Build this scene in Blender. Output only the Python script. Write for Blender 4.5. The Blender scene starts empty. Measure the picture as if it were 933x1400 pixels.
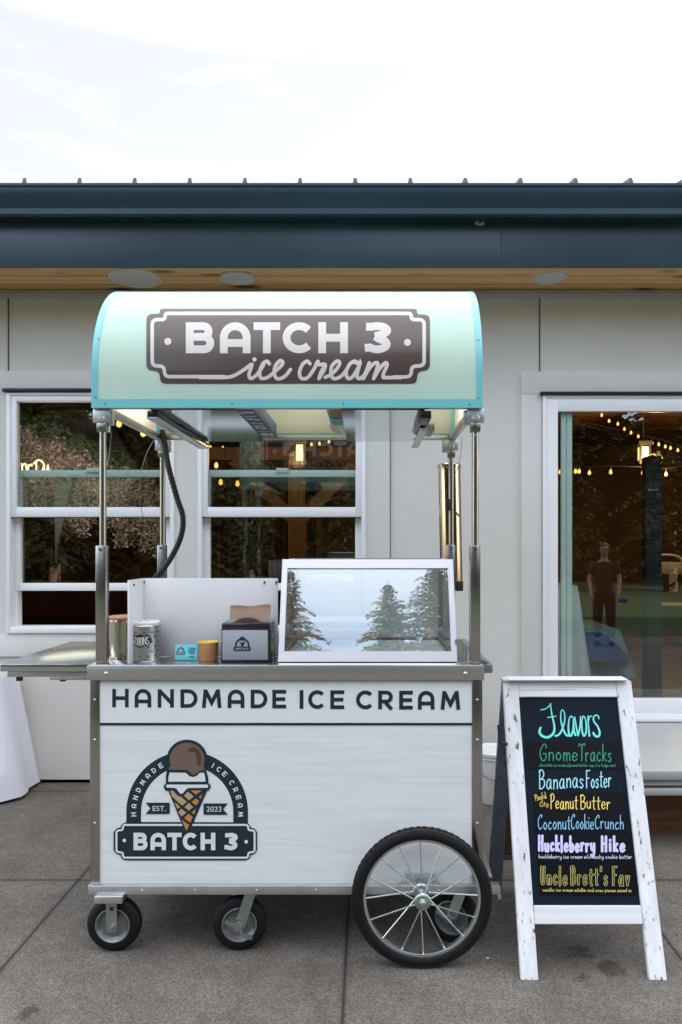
import bpy, bmesh, math, random
from mathutils import Vector, Matrix
R = math.radians
random.seed(7)
SC = bpy.context.scene
COL = SC.collection

# ------------------------------------------------------------------ camera, sky, sun, exposure
F, CX, CY, H = 1023.0, 503.0, 747.0, 1.5          # focal in reference pixels, principal point, eye height
cam = bpy.data.cameras.new('camera')
cam.sensor_fit = 'AUTO'; cam.sensor_width = 36.0
cam.lens = 36.0 * F / 1400.0
cam.shift_x = -(CX - 466.5) / 1400.0
cam.shift_y = (CY - 700.0) / 1400.0
cam.clip_end = 1000.0; cam.clip_start = 0.05
co = bpy.data.objects.new('camera', cam); COL.objects.link(co)
co.location = (0, 0, H); co.rotation_euler = (R(90), 0, 0)
SC.camera = co

SUN_EL, SUN_AZ = 14.0, 42.0     # low sun beyond the building, to the right
wd = bpy.data.worlds.new('World'); SC.world = wd; wd.use_nodes = True
nt = wd.node_tree; nt.nodes.clear()
sky = nt.nodes.new('ShaderNodeTexSky'); sky.sky_type = 'NISHITA'; sky.sun_disc = False
sky.sun_elevation = R(SUN_EL); sky.sun_rotation = R(SUN_AZ); sky.air_density = 1.0; sky.dust_density = 0.8; sky.ozone_density = 1.0
hs = nt.nodes.new('ShaderNodeHueSaturation'); hs.inputs['Saturation'].default_value = 0.72
tint = nt.nodes.new('ShaderNodeMix'); tint.data_type = 'RGBA'; tint.blend_type = 'MULTIPLY'; tint.inputs[0].default_value = 1.0
tint.inputs[7].default_value = (1.03, 0.965, 0.955, 1)
cl_map = nt.nodes.new('ShaderNodeMapping'); cl_map.inputs['Scale'].default_value = (1.0, 2.2, 6.0)
cl_tc = nt.nodes.new('ShaderNodeTexCoord')
cl = nt.nodes.new('ShaderNodeTexNoise'); cl.inputs['Scale'].default_value = 2.2; cl.inputs['Detail'].default_value = 8; cl.inputs['Roughness'].default_value = 0.6
cr = nt.nodes.new('ShaderNodeValToRGB'); cr.color_ramp.elements[0].position = 0.5; cr.color_ramp.elements[1].position = 0.8
cr.color_ramp.elements[1].color = (0.5, 0.5, 0.5, 1)
cmx = nt.nodes.new('ShaderNodeMix'); cmx.data_type = 'RGBA'; cmx.inputs[7].default_value = (2.3, 2.3, 2.32, 1)
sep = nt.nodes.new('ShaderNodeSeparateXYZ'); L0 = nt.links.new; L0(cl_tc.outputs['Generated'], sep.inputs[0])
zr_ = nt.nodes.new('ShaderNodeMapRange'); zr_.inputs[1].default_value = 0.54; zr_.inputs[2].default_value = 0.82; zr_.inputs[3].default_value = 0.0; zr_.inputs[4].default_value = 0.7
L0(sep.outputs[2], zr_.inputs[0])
veil = nt.nodes.new('ShaderNodeMix'); veil.data_type = 'RGBA'; veil.inputs[7].default_value = (7.4, 7.5, 7.8, 1)     # bright thin cloud added overhead, out of view, to light the scene
bg = nt.nodes.new('ShaderNodeBackground'); bg.inputs['Strength'].default_value = 0.12
wo = nt.nodes.new('ShaderNodeOutputWorld')
L = nt.links.new
L(sky.outputs[0], hs.inputs['Color']); L(hs.outputs[0], tint.inputs[6])
L(cl_tc.outputs['Generated'], cl_map.inputs[0]); L(cl_map.outputs[0], cl.inputs['Vector']); L(cl.outputs['Fac'], cr.inputs[0])
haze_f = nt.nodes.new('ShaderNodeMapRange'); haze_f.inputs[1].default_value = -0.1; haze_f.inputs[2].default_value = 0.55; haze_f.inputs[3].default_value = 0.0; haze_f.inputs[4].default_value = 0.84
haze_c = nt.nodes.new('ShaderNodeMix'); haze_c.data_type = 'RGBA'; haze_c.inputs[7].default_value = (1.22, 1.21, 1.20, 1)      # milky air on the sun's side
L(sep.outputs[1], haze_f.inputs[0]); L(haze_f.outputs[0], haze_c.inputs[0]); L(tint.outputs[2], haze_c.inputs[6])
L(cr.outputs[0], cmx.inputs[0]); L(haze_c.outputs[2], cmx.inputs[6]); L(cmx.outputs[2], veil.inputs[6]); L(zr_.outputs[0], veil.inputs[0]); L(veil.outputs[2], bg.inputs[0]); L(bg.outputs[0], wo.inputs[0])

sl = bpy.data.lights.new('sun', 'SUN'); sl.energy = 5.0; sl.angle = R(0.53); sl.color = (1.0, 0.86, 0.68)
so = bpy.data.objects.new('sun', sl); COL.objects.link(so)
so.rotation_euler = Vector((math.sin(R(SUN_AZ)) * math.cos(R(SUN_EL)), math.cos(R(SUN_AZ)) * math.cos(R(SUN_EL)), math.sin(R(SUN_EL)))).to_track_quat('Z', 'Y').to_euler()
SC.view_settings.view_transform = 'Standard'; SC.view_settings.look = 'None'
SC.view_settings.exposure = 2.55; SC.view_settings.gamma = 1.0; SC.view_settings.use_curve_mapping = False
SC.cycles.max_bounces = 8; SC.cycles.transparent_max_bounces = 12
SC.cycles.caustics_reflective = False; SC.cycles.caustics_refractive = False

# ------------------------------------------------------------------ pixel helpers (reference photograph 933 x 1400)
def W(px, py, d): return Vector(((px - CX) * d / F, d, H + (CY - py) * d / F))
WALL = 4.75
def wx(px, d=WALL): return (px - CX) * d / F
def wz(py, d=WALL): return H + (CY - py) * d / F

# ------------------------------------------------------------------ materials
MATS = {}
def mat(name, col, rough=0.6, metal=0.0, var=0.0, vscale=8.0, vstretch=(1, 1, 1), bump=0.0, bscale=40.0, bstretch=(1, 1, 1),
        coat=0.0, coat_rough=0.05, emit=None, estr=0.0, rvar=0.0, dark=None, spec=0.5, trans=0.0, sub=None):
    if name in MATS: return MATS[name]
    m = bpy.data.materials.new(name); m.use_nodes = True; MATS[name] = m
    n = m.node_tree.nodes; l = m.node_tree.links.new
    b = n['Principled BSDF']
    b.inputs['Base Color'].default_value = (*col, 1); b.inputs['Roughness'].default_value = rough
    b.inputs['Metallic'].default_value = metal; b.inputs['Coat Weight'].default_value = coat
    b.inputs['Coat Roughness'].default_value = coat_rough; b.inputs['Specular IOR Level'].default_value = spec
    if emit: b.inputs['Emission Color'].default_value = (*emit, 1); b.inputs['Emission Strength'].default_value = estr
    tc = n.new('ShaderNodeTexCoord')
    def noise(scale, stretch, detail=6):
        mp = n.new('ShaderNodeMapping'); mp.inputs['Scale'].default_value = stretch
        t = n.new('ShaderNodeTexNoise'); t.inputs['Scale'].default_value = scale; t.inputs['Detail'].default_value = detail; t.inputs['Roughness'].default_value = 0.62
        l(tc.outputs['Object'], mp.inputs[0]); l(mp.outputs[0], t.inputs['Vector']); return t
    if var or rvar or dark:
        t = noise(vscale, vstretch)
        if var or dark:
            r = n.new('ShaderNodeValToRGB'); r.color_ramp.elements[0].position = 0.3; r.color_ramp.elements[1].position = 0.7
            d = dark if dark else tuple(c * (1 - var) for c in col)
            r.color_ramp.elements[0].color = (*d, 1); r.color_ramp.elements[1].color = (*[min(1, c * (1 + var * 0.5)) for c in col], 1)
            l(t.outputs['Fac'], r.inputs[0]); l(r.outputs[0], b.inputs['Base Color'])
        if rvar:
            mr = n.new('ShaderNodeMapRange'); mr.inputs[3].default_value = max(0.02, rough - rvar); mr.inputs[4].default_value = rough + rvar
            l(t.outputs['Fac'], mr.inputs[0]); l(mr.outputs[0], b.inputs['Roughness'])
    if bump:
        t2 = noise(bscale, bstretch); bp = n.new('ShaderNodeBump'); bp.inputs['Strength'].default_value = bump; bp.inputs['Distance'].default_value = 0.004
        l(t2.outputs['Fac'], bp.inputs['Height']); l(bp.outputs[0], b.inputs['Normal'])
    if trans:
        tr = n.new('ShaderNodeBsdfTranslucent'); tr.inputs[0].default_value = (*(sub or col), 1)
        mx = n.new('ShaderNodeMixShader'); mx.inputs[0].default_value = trans
        l(b.outputs[0], mx.inputs[1]); l(tr.outputs[0], mx.inputs[2]); l(mx.outputs[0], n['Material Output'].inputs[0])
    return m

def glass(name, ior=1.5, tint=(1, 1, 1), rough=0.0, gain=1.0, wave=0.02):
    if name in MATS: return MATS[name]
    m = bpy.data.materials.new(name); m.use_nodes = True; MATS[name] = m
    n = m.node_tree.nodes; l = m.node_tree.links.new; n.remove(n['Principled BSDF'])
    ge = n.new('ShaderNodeNewGeometry'); dt = n.new('ShaderNodeVectorMath'); dt.operation = 'DOT_PRODUCT'; l(ge.outputs['Normal'], dt.inputs[0]); l(ge.outputs['Incoming'], dt.inputs[1])
    def mth(op, a, b_):
        k = n.new('ShaderNodeMath'); k.operation = op
        for i, q in enumerate((a, b_)):
            if q is None: continue
            if isinstance(q, (int, float)): k.inputs[i].default_value = q
            else: l(q, k.inputs[i])
        return k
    f0 = ((ior - 1) / (ior + 1)) ** 2        # the same mirror strength seen from either side of the sheet
    fr = mth('ADD', mth('MULTIPLY', mth('POWER', mth('SUBTRACT', 1.0, mth('ABSOLUTE', dt.outputs['Value'], None).outputs[0]).outputs[0], 5.0).outputs[0], 1 - f0).outputs[0], f0)
    ma = n.new('ShaderNodeMath'); ma.operation = 'MULTIPLY'; ma.use_clamp = True; ma.inputs[1].default_value = gain
    t = n.new('ShaderNodeBsdfTransparent'); t.inputs[0].default_value = (*tint, 1)
    g = n.new('ShaderNodeBsdfGlossy'); g.inputs['Roughness'].default_value = rough
    nz = n.new('ShaderNodeTexNoise'); nz.inputs['Scale'].default_value = 1.3
    bp = n.new('ShaderNodeBump'); bp.inputs['Strength'].default_value = wave; bp.inputs['Distance'].default_value = 0.01
    l(nz.outputs['Fac'], bp.inputs['Height']); l(bp.outputs[0], g.inputs['Normal'])
    mx = n.new('ShaderNodeMixShader')
    l(fr.outputs[0], ma.inputs[0]); l(ma.outputs[0], mx.inputs[0]); l(t.outputs[0], mx.inputs[1]); l(g.outputs[0], mx.inputs[2])
    l(mx.outputs[0], n['Material Output'].inputs[0]); return m

def emis(name, col, s):
    return mat(name, (0.8, 0.7, 0.5), 0.4, emit=col, estr=s)

def wood(name, light, darkc, axis='x', scale=1.0, knots=True, plank=0.0, rough=0.55, plank_axis=1):
    if name in MATS: return MATS[name]
    m = bpy.data.materials.new(name); m.use_nodes = True; MATS[name] = m
    n = m.node_tree.nodes; l = m.node_tree.links.new; b = n['Principled BSDF']; b.inputs['Roughness'].default_value = rough
    tc = n.new('ShaderNodeTexCoord'); mp = n.new('ShaderNodeMapping')
    st = {'x': (0.35, 9, 9), 'y': (9, 0.35, 9), 'z': (9, 9, 0.35)}[axis]
    mp.inputs['Scale'].default_value = tuple(s * scale for s in st); l(tc.outputs['Object'], mp.inputs[0])
    t = n.new('ShaderNodeTexNoise'); t.inputs['Scale'].default_value = 2.2; t.inputs['Detail'].default_value = 8; t.inputs['Distortion'].default_value = 1.2
    l(mp.outputs[0], t.inputs['Vector'])
    r = n.new('ShaderNodeValToRGB'); r.color_ramp.elements[0].position = 0.32; r.color_ramp.elements[1].position = 0.68
    r.color_ramp.elements[0].color = (*darkc, 1); r.color_ramp.elements[1].color = (*light, 1); l(t.outputs['Fac'], r.inputs[0])
    out = r.outputs[0]
    if knots:
        mk = n.new('ShaderNodeMapping'); ks = {'x': (3.2, 9, 9), 'y': (9, 3.2, 9), 'z': (9, 9, 3.2)}[axis]; mk.inputs['Scale'].default_value = ks
        l(tc.outputs['Object'], mk.inputs[0])
        v = n.new('ShaderNodeTexVoronoi'); v.inputs['Scale'].default_value = 0.8; l(mk.outputs[0], v.inputs['Vector'])
        kr = n.new('ShaderNodeValToRGB'); kr.color_ramp.elements[0].position = 0.14; kr.color_ramp.elements[1].position = 0.30
        kr.color_ramp.elements[0].color = (0.12, 0.06, 0.03, 1); kr.color_ramp.elements[1].color = (1, 1, 1, 1); l(v.outputs['Distance'], kr.inputs[0])
        mm = n.new('ShaderNodeMix'); mm.data_type = 'RGBA'; mm.blend_type = 'MULTIPLY'; mm.inputs[0].default_value = 1
        l(out, mm.inputs[6]); l(kr.outputs[0], mm.inputs[7]); out = mm.outputs[2]
    if plank:
        sp = n.new('ShaderNodeSeparateXYZ'); l(tc.outputs['Object'], sp.inputs[0])
        a = n.new('ShaderNodeMath'); a.operation = 'DIVIDE'; a.inputs[1].default_value = plank; l(sp.outputs[plank_axis], a.inputs[0])
        f = n.new('ShaderNodeMath'); f.operation = 'FRACT'; l(a.outputs[0], f.inputs[0])
        p = n.new('ShaderNodeValToRGB'); p.color_ramp.interpolation = 'LINEAR'
        p.color_ramp.elements[0].position = 0.0; p.color_ramp.elements[0].color = (0.1, 0.08, 0.06, 1)
        p.color_ramp.elements[1].position = 0.09; p.color_ramp.elements[1].color = (1, 1, 1, 1); l(f.outputs[0], p.inputs[0])
        fl = n.new('ShaderNodeMath'); fl.operation = 'FLOOR'; l(a.outputs[0], fl.inputs[0])
        wn = n.new('ShaderNodeTexWhiteNoise'); wn.noise_dimensions = '1D'; l(fl.outputs[0], wn.inputs['W'])
        mr = n.new('ShaderNodeMapRange'); mr.inputs[3].default_value = 0.75; mr.inputs[4].default_value = 1.1; l(wn.outputs[0], mr.inputs[0])
        for src in (p.outputs[0], mr.outputs[0]):
            mm = n.new('ShaderNodeMix'); mm.data_type = 'RGBA'; mm.blend_type = 'MULTIPLY'; mm.inputs[0].default_value = 1
            l(out, mm.inputs[6]); l(src, mm.inputs[7]); out = mm.outputs[2]
    l(out, b.inputs['Base Color'])
    bp = n.new('ShaderNodeBump'); bp.inputs['Strength'].default_value = 0.25; bp.inputs['Distance'].default_value = 0.003
    l(t.outputs['Fac'], bp.inputs['Height']); l(bp.outputs[0], b.inputs['Normal'])
    return m

def distressed(name, base, crack, axis='z', amount=0.5, tone=None):
    """white-washed rough timber: thin dark cracks running with the grain, chips showing the wood"""
    if name in MATS: return MATS[name]
    m = bpy.data.materials.new(name); m.use_nodes = True; MATS[name] = m
    n = m.node_tree.nodes; l = m.node_tree.links.new; b = n['Principled BSDF']; b.inputs['Roughness'].default_value = 0.75
    tc = n.new('ShaderNodeTexCoord')
    def nz(st, sc, det, dist=0.0):
        mp = n.new('ShaderNodeMapping'); mp.inputs['Scale'].default_value = st; l(tc.outputs['Object'], mp.inputs[0])
        t = n.new('ShaderNodeTexNoise'); t.inputs['Scale'].default_value = sc; t.inputs['Detail'].default_value = det; t.inputs['Distortion'].default_value = dist
        l(mp.outputs[0], t.inputs['Vector']); return t
    st = {'x': (0.018, 1, 1), 'z': (1, 1, 0.018)}[axis]
    a = nz(st, 85, 4, 0.15)
    ra = n.new('ShaderNodeValToRGB'); ra.color_ramp.elements[0].position = 0.375; ra.color_ramp.elements[1].position = 0.435
    l(a.outputs['Fac'], ra.inputs[0])
    a2 = nz(tuple(min(1, s * 1.6) for s in st), 50, 3, 0.25)
    rb = n.new('ShaderNodeValToRGB'); rb.color_ramp.elements[0].position = 0.37 + 0.06 * amount; rb.color_ramp.elements[1].position = 0.43 + 0.06 * amount
    l(a2.outputs['Fac'], rb.inputs[0])
    mx = n.new('ShaderNodeMath'); mx.operation = 'MAXIMUM'; l(ra.outputs[0], mx.inputs[0]); l(rb.outputs[0], mx.inputs[1])
    g = nz(st, 22, 6, 0.5)
    rg = n.new('ShaderNodeValToRGB'); rg.color_ramp.elements[0].color = (*(tone or tuple(c * 0.8 for c in base)), 1); rg.color_ramp.elements[1].color = (*base, 1)
    rg.color_ramp.elements[0].position = 0.3; rg.color_ramp.elements[1].position = 0.65
    l(g.outputs['Fac'], rg.inputs[0])
    c = n.new('ShaderNodeMix'); c.data_type = 'RGBA'; c.inputs[6].default_value = (*crack, 1)
    l(mx.outputs[0], c.inputs[0]); l(rg.outputs[0], c.inputs[7]); l(c.outputs[2], b.inputs['Base Color'])
    bp = n.new('ShaderNodeBump'); bp.inputs['Strength'].default_value = 0.5; bp.inputs['Distance'].default_value = 0.002
    l(mx.outputs[0], bp.inputs['Height']); l(bp.outputs[0], b.inputs['Normal'])
    return m

# ------------------------------------------------------------------ objects
def link(o, parent=None):
    COL.objects.link(o)
    if parent is not None:
        o.parent = parent
        if parent.type == 'EMPTY' and parent.parent is None: o.location = -parent.location     # shapes are laid out in world coordinates
    return o
def tag(o, label, cat, group=None, kind=None):
    if kind: o['kind'] = kind
    if label: o['label'] = label
    if cat: o['category'] = cat
    if group: o['group'] = group
    return o
def thing(name, label, cat, loc=(0, 0, 0), group=None):
    o = link(bpy.data.objects.new(name, None)); o.location = loc; o.empty_display_size = 0.1
    return tag(o, label, cat, group)
def copy_tree(o, parent=None):
    c = o.copy(); COL.objects.link(c); c.parent = parent
    for ch in list(o.children): copy_tree(ch, c)
    return c

class B:
    """collects shapes and links them as ONE mesh object"""
    def __init__(s): s.bm = bmesh.new()
    def _fin(s, verts, mi, mtx):
        fs = {f for v in verts for f in v.link_faces}
        for f in fs: f.material_index = mi
        if mtx is not None: bmesh.ops.transform(s.bm, matrix=mtx, verts=list(verts))
        return s
    def box(s, x0, x1, y0, y1, z0, z1, bev=0.0, mi=0, mtx=None):
        r = bmesh.ops.create_cube(s.bm, size=1.0); vs = r['verts']
        bmesh.ops.transform(s.bm, verts=vs, matrix=Matrix.Translation(((x0 + x1) / 2, (y0 + y1) / 2, (z0 + z1) / 2)) @ Matrix.Diagonal((abs(x1 - x0), abs(y1 - y0), abs(z1 - z0), 1)))
        if bev:
            es = list({e for v in vs for e in v.link_edges})
            g = bmesh.ops.bevel(s.bm, geom=es, offset=bev, segments=2, affect='EDGES', profile=0.5)
            vs = list({v for f in g['faces'] for v in f.verts} | {v for v in vs if v.is_valid})
        return s._fin(vs, mi, mtx)
    def cyl(s, p0, p1, r, r2=None, seg=24, mi=0, mtx=None):
        p0, p1 = Vector(p0), Vector(p1); d = p1 - p0
        g = bmesh.ops.create_cone(s.bm, cap_ends=True, segments=seg, radius1=r, radius2=r if r2 is None else r2, depth=d.length)
        m = Matrix.Translation((p0 + p1) / 2) @ d.to_track_quat('Z', 'Y').to_matrix().to_4x4()
        bmesh.ops.transform(s.bm, verts=g['verts'], matrix=m)
        return s._fin(g['verts'], mi, mtx)
    def sph(s, c, r, mi=0, sub=2, sc=(1, 1, 1)):
        g = bmesh.ops.create_icosphere(s.bm, subdivisions=sub, radius=r)
        bmesh.ops.transform(s.bm, verts=g['verts'], matrix=Matrix.Translation(c) @ Matrix.Diagonal((*sc, 1)))
        return s._fin(g['verts'], mi, None)
    def tube(s, pts, r, seg=8, mi=0, closed=False, smooth=0, mtx=None):
        pts = [Vector(p) for p in pts]
        if smooth: pts = catmull(pts, smooth, closed)
        n = len(pts); rings = []; up = None; new = []
        rr = r if isinstance(r, (list, tuple)) else None
        for i, p in enumerate(pts):
            a = pts[(i - 1) % n] if (closed or i > 0) else p; b = pts[(i + 1) % n] if (closed or i < n - 1) else p
            t = (b - a).normalized()
            if up is None: up = t.orthogonal().normalized()
            else:
                up = up - t * up.dot(t)
                up = up.normalized() if up.length > 1e-6 else t.orthogonal().normalized()
            w = t.cross(up); q = rr[min(len(rr) - 1, int(i * len(rr) / n))] if rr else r
            ring = [s.bm.verts.new(p + (up * math.cos(2 * math.pi * k / seg) + w * math.sin(2 * math.pi * k / seg)) * q) for k in range(seg)]
            rings.append(ring); new += ring
        for i in range(n if closed else n - 1):
            A, C = rings[i], rings[(i + 1) % n]
            for k in range(seg): s.bm.faces.new((A[k], A[(k + 1) % seg], C[(k + 1) % seg], C[k]))
        if not closed:
            s.bm.faces.new(rings[0][::-1]); s.bm.faces.new(rings[-1])
        return s._fin(new, mi, mtx)
    def lathe(s, prof, c=(0, 0, 0), axis='z', seg=32, mi=0, closed=False):
        """prof: (radius, height) pairs turned about the axis through c"""
        c = Vector(c); rings = []; new = []
        def pt(r, h, a):
            u, v = r * math.cos(a), r * math.sin(a)
            return c + (Vector((u, v, h)) if axis == 'z' else Vector((u, h, v)) if axis == 'y' else Vector((h, u, v)))
        for r, h in prof:
            ring = [s.bm.verts.new(pt(r, h, 2 * math.pi * k / seg)) for k in range(seg)] if r > 1e-6 else [s.bm.verts.new(pt(0, h, 0))]
            rings.append(ring); new += ring
        m = len(rings)
        for i in range(m if closed else m - 1):
            A, C = rings[i], rings[(i + 1) % m]
            for k in range(seg):
                q = [A[k % len(A)], A[(k + 1) % seg % len(A)], C[(k + 1) % seg % len(C)], C[k % len(C)]]
                q = list(dict.fromkeys(q))
                if len(q) > 2:
                    try: s.bm.faces.new(q)
                    except ValueError: pass
        return s._fin(new, mi, None)
    def prism(s, pts, d, mi=0, mtx=None):
        """closed outline of 3-D points pushed along the vector d"""
        d = Vector(d); a = [s.bm.verts.new(Vector(p)) for p in pts]; b = [s.bm.verts.new(Vector(p) + d) for p in pts]; n = len(pts)
        s.bm.faces.new(a[::-1]); s.bm.faces.new(b)
        for i in range(n): s.bm.faces.new((a[i], a[(i + 1) % n], b[(i + 1) % n], b[i]))
        return s._fin(a + b, mi, mtx)
    def quad(s, *pts, mi=0):
        v = [s.bm.verts.new(Vector(p)) for p in pts]; f = s.bm.faces.new(v); f.material_index = mi; return s
    def out(s, name, mats, parent=None, smooth=True, angle=32, fix=True, loc=None):
        if fix: bmesh.ops.recalc_face_normals(s.bm, faces=s.bm.faces)
        me = bpy.data.meshes.new(name); s.bm.to_mesh(me); s.bm.free()
        for m in (mats if isinstance(mats, (list, tuple)) else [mats]): me.materials.append(m)
        if smooth:
            me.polygons.foreach_set('use_smooth', [True] * len(me.polygons)); me.set_sharp_from_angle(angle=R(angle))
        o = bpy.data.objects.new(name, me)
        if loc is not None: o.location = loc
        return link(o, parent)

def catmull(pts, n=6, closed=False):
    pts = [Vector(p) for p in pts]; m = len(pts); o = []
    if m < 3: return pts
    for i in range(m if closed else m - 1):
        g = (lambda j: pts[j % m]) if closed else (lambda j: pts[max(0, min(m - 1, j))])
        a, b, c, d = g(i - 1), g(i), g(i + 1), g(i + 2)
        for k in range(n):
            t = k / n
            o.append(0.5 * ((2 * b) + (c - a) * t + (2 * a - 5 * b + 4 * c - d) * t * t + (3 * b - a - 3 * c + d) * t ** 3))
    if not closed: o.append(pts[-1])
    return o

def arc(cx, cy, rx, ry, a0, a1, n=14):
    return [(cx + rx * math.cos(R(a0 + (a1 - a0) * i / n)), cy + ry * math.sin(R(a0 + (a1 - a0) * i / n))) for i in range(n + 1)]

def fillet(pts, r, n=5):
    o = []; m = len(pts)
    for i in range(m):
        p = Vector(pts[i]); a = Vector(pts[i - 1]) - p; b = Vector(pts[(i + 1) % m]) - p
        q = min(r, a.length * 0.5, b.length * 0.5); A = p + a.normalized() * q; Cc = p + b.normalized() * q
        for k in range(n + 1):
            t = k / n; o.append(tuple(A * (1 - t) ** 2 + p * 2 * t * (1 - t) + Cc * t * t))
    return o

class Decal:
    """lettering and line art laid out flat (x right, y down), then mapped on to a real surface"""
    def __init__(s, lift=0.0004, step=0.00003): s.bm = bmesh.new(); s.h = lift; s.st = step; s.pst = max(step, 0.00014) if step > .00002 else step; s.ox = s.oy = 0; s.s = 1.0
    def at(s, ox, oy, sc): s.ox, s.oy, s.s = ox, oy, sc; return s
    def P(s, p, h): return s.bm.verts.new((s.ox + p[0] / s.s, s.oy + p[1] / s.s, h))
    def poly(s, pts, mi=0):
        s.h += s.pst
        f = s.bm.faces.new([s.P(p, s.h) for p in pts]); f.material_index = mi; f.normal_update()
        bmesh.ops.triangulate(s.bm, faces=[f]); return s
    def stroke(s, pts, w, mi=0, cap='round', closed=False, smooth=0, taper=None):
        pts = [Vector((p[0], p[1])) for p in pts]
        if smooth: pts = [Vector((q[0], q[1])) for q in catmull([(p.x, p.y, 0) for p in pts], smooth, closed)]
        q = [pts[0]]
        for p in pts[1:]:
            if (p - q[-1]).length > 1e-4: q.append(p)
        if closed and (q[0] - q[-1]).length < 1e-4: q.pop()
        pts = q; n = len(pts)
        if n < 2: return s
        Lf, Rt = [], []; s.h += s.st; h0 = s.h
        for i, p in enumerate(pts):
            a = pts[(i - 1) % n] if (closed or i > 0) else None; b = pts[(i + 1) % n] if (closed or i < n - 1) else None
            d1 = (p - a).normalized() if a is not None else (b - p).normalized(); d2 = (b - p).normalized() if b is not None else d1
            n1 = Vector((-d1.y, d1.x)); n2 = Vector((-d2.y, d2.x)); mm = n1 + n2
            if mm.length < 1e-3: mm = n1
            mm.normalize(); k = 1 / max(0.45, mm.dot(n1)); hw = w / 2
            if taper: hw *= taper(i / (n - 1), p)
            h = h0 + s.st * (i / n) * 0.9
            Lf.append((p + mm * hw * k, h)); Rt.append((p - mm * hw * k, h))
        lv = [s.P(p, h) for p, h in Lf]; rv = [s.P(p, h) for p, h in Rt]
        fs = []
        for i in range(n if closed else n - 1):
            j = (i + 1) % n; fs.append(s.bm.faces.new((lv[i], lv[j], rv[j], rv[i])))
        if cap == 'round' and not closed:
            for e, sg in ((0, 1), (n - 1, -1)):
                l, r = Lf[e], Rt[e]; c = (l[0] + r[0]) / 2; u = l[0] - c; d = Vector((-u.y, u.x)) * sg
                ps = [c + u * math.cos(math.pi * k / 6) + d * math.sin(math.pi * k / 6) for k in range(1, 6)]
                fs.append(s.bm.faces.new([lv[e]] + [s.P(p, l[1]) for p in ps] + [rv[e]]))
        for f in fs: f.material_index = mi
        return s
    def disc(s, c, r, mi=0): return s.poly(arc(c[0], c[1], r, r, 0, 352, 22), mi)
    def glyph(s, ch, x0, x1, ytop, ybot, t, mi=0):
        """geometric capital in the box; t = stroke width in the decal's own units"""
        hgt = ybot - ytop; w = (x1 - x0) / hgt; tt = t / hgt
        for pts, cap in geo(ch, w, tt):
            s.stroke([(x0 + p[0] * hgt, ybot - p[1] * hgt) for p in pts], t, mi, cap)
        return s
    def text(s, body, x0, x1, ytop, ybot, mi=0):
        """built-in font, fitted to the box"""
        cu = bpy.data.curves.new('tmp', 'FONT'); cu.body = body; o = bpy.data.objects.new('tmp', cu); COL.objects.link(o)
        me = bpy.data.meshes.new_from_object(o.evaluated_get(bpy.context.evaluated_depsgraph_get()))
        xs = [v.co.x for v in me.vertices]; ys = [v.co.y for v in me.vertices]
        s.h += s.st; kx = (x1 - x0) / (max(xs) - min(xs)); ky = (ybot - ytop) / (max(ys) - min(ys))
        vs = [s.P((x0 + (v.co.x - min(xs)) * kx, ybot - (v.co.y - min(ys)) * ky), s.h) for v in me.vertices]
        for p in me.polygons:
            try: f = s.bm.faces.new([vs[i] for i in p.vertices]); f.material_index = mi
            except ValueError: pass
        bpy.data.objects.remove(o); bpy.data.curves.remove(cu); bpy.data.meshes.remove(me); return s
    def hand(s, body, x0, x1, ytop, ybot, w, mi=0, slope=0.0, rot=0.0, wmul=1.0, gap=0.14, mi2=None, w2=0):
        """hand lettering from single strokes; ytop..ybot is the capital height"""
        lay = []; x = 0.0
        for ch in body:
            if ch == ' ': x += 0.32; continue
            st, adv = HAND[ch]; j = random.uniform(-0.03, 0.03)
            for p in st: lay.append([(x + a, b + j) for a, b in p])
            x += adv + gap
        x -= gap; hh = ybot - ytop; k = (x1 - x0) / x
        for width, m in ((w, mi),) + (((w2, mi2),) if mi2 is not None else ()):
            for p in lay:
                q = []
                for a, b in p:
                    u, v = a * k, -b * hh + slope * a * k
                    c, sn = math.cos(rot), math.sin(rot)
                    q.append((x0 + u * c - v * sn, ybot + u * sn + v * c))
                s.stroke(q, width, m, 'round', smooth=5 if len(q) > 2 else 0)
        return s
    def out(s, name, mats, mapf, parent, cuts=None):
        if cuts:
            for c in cuts:
                bmesh.ops.bisect_plane(s.bm, geom=s.bm.verts[:] + s.bm.edges[:] + s.bm.faces[:], plane_co=(0, c, 0), plane_no=(0, 1, 0))
        for v in s.bm.verts: v.co = mapf(v.co.x, v.co.y, v.co.z)
        me = bpy.data.meshes.new(name); s.bm.to_mesh(me); s.bm.free()
        for m in (mats if isinstance(mats, (list, tuple)) else [mats]): me.materials.append(m)
        return link(bpy.data.objects.new(name, me), parent)

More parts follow.
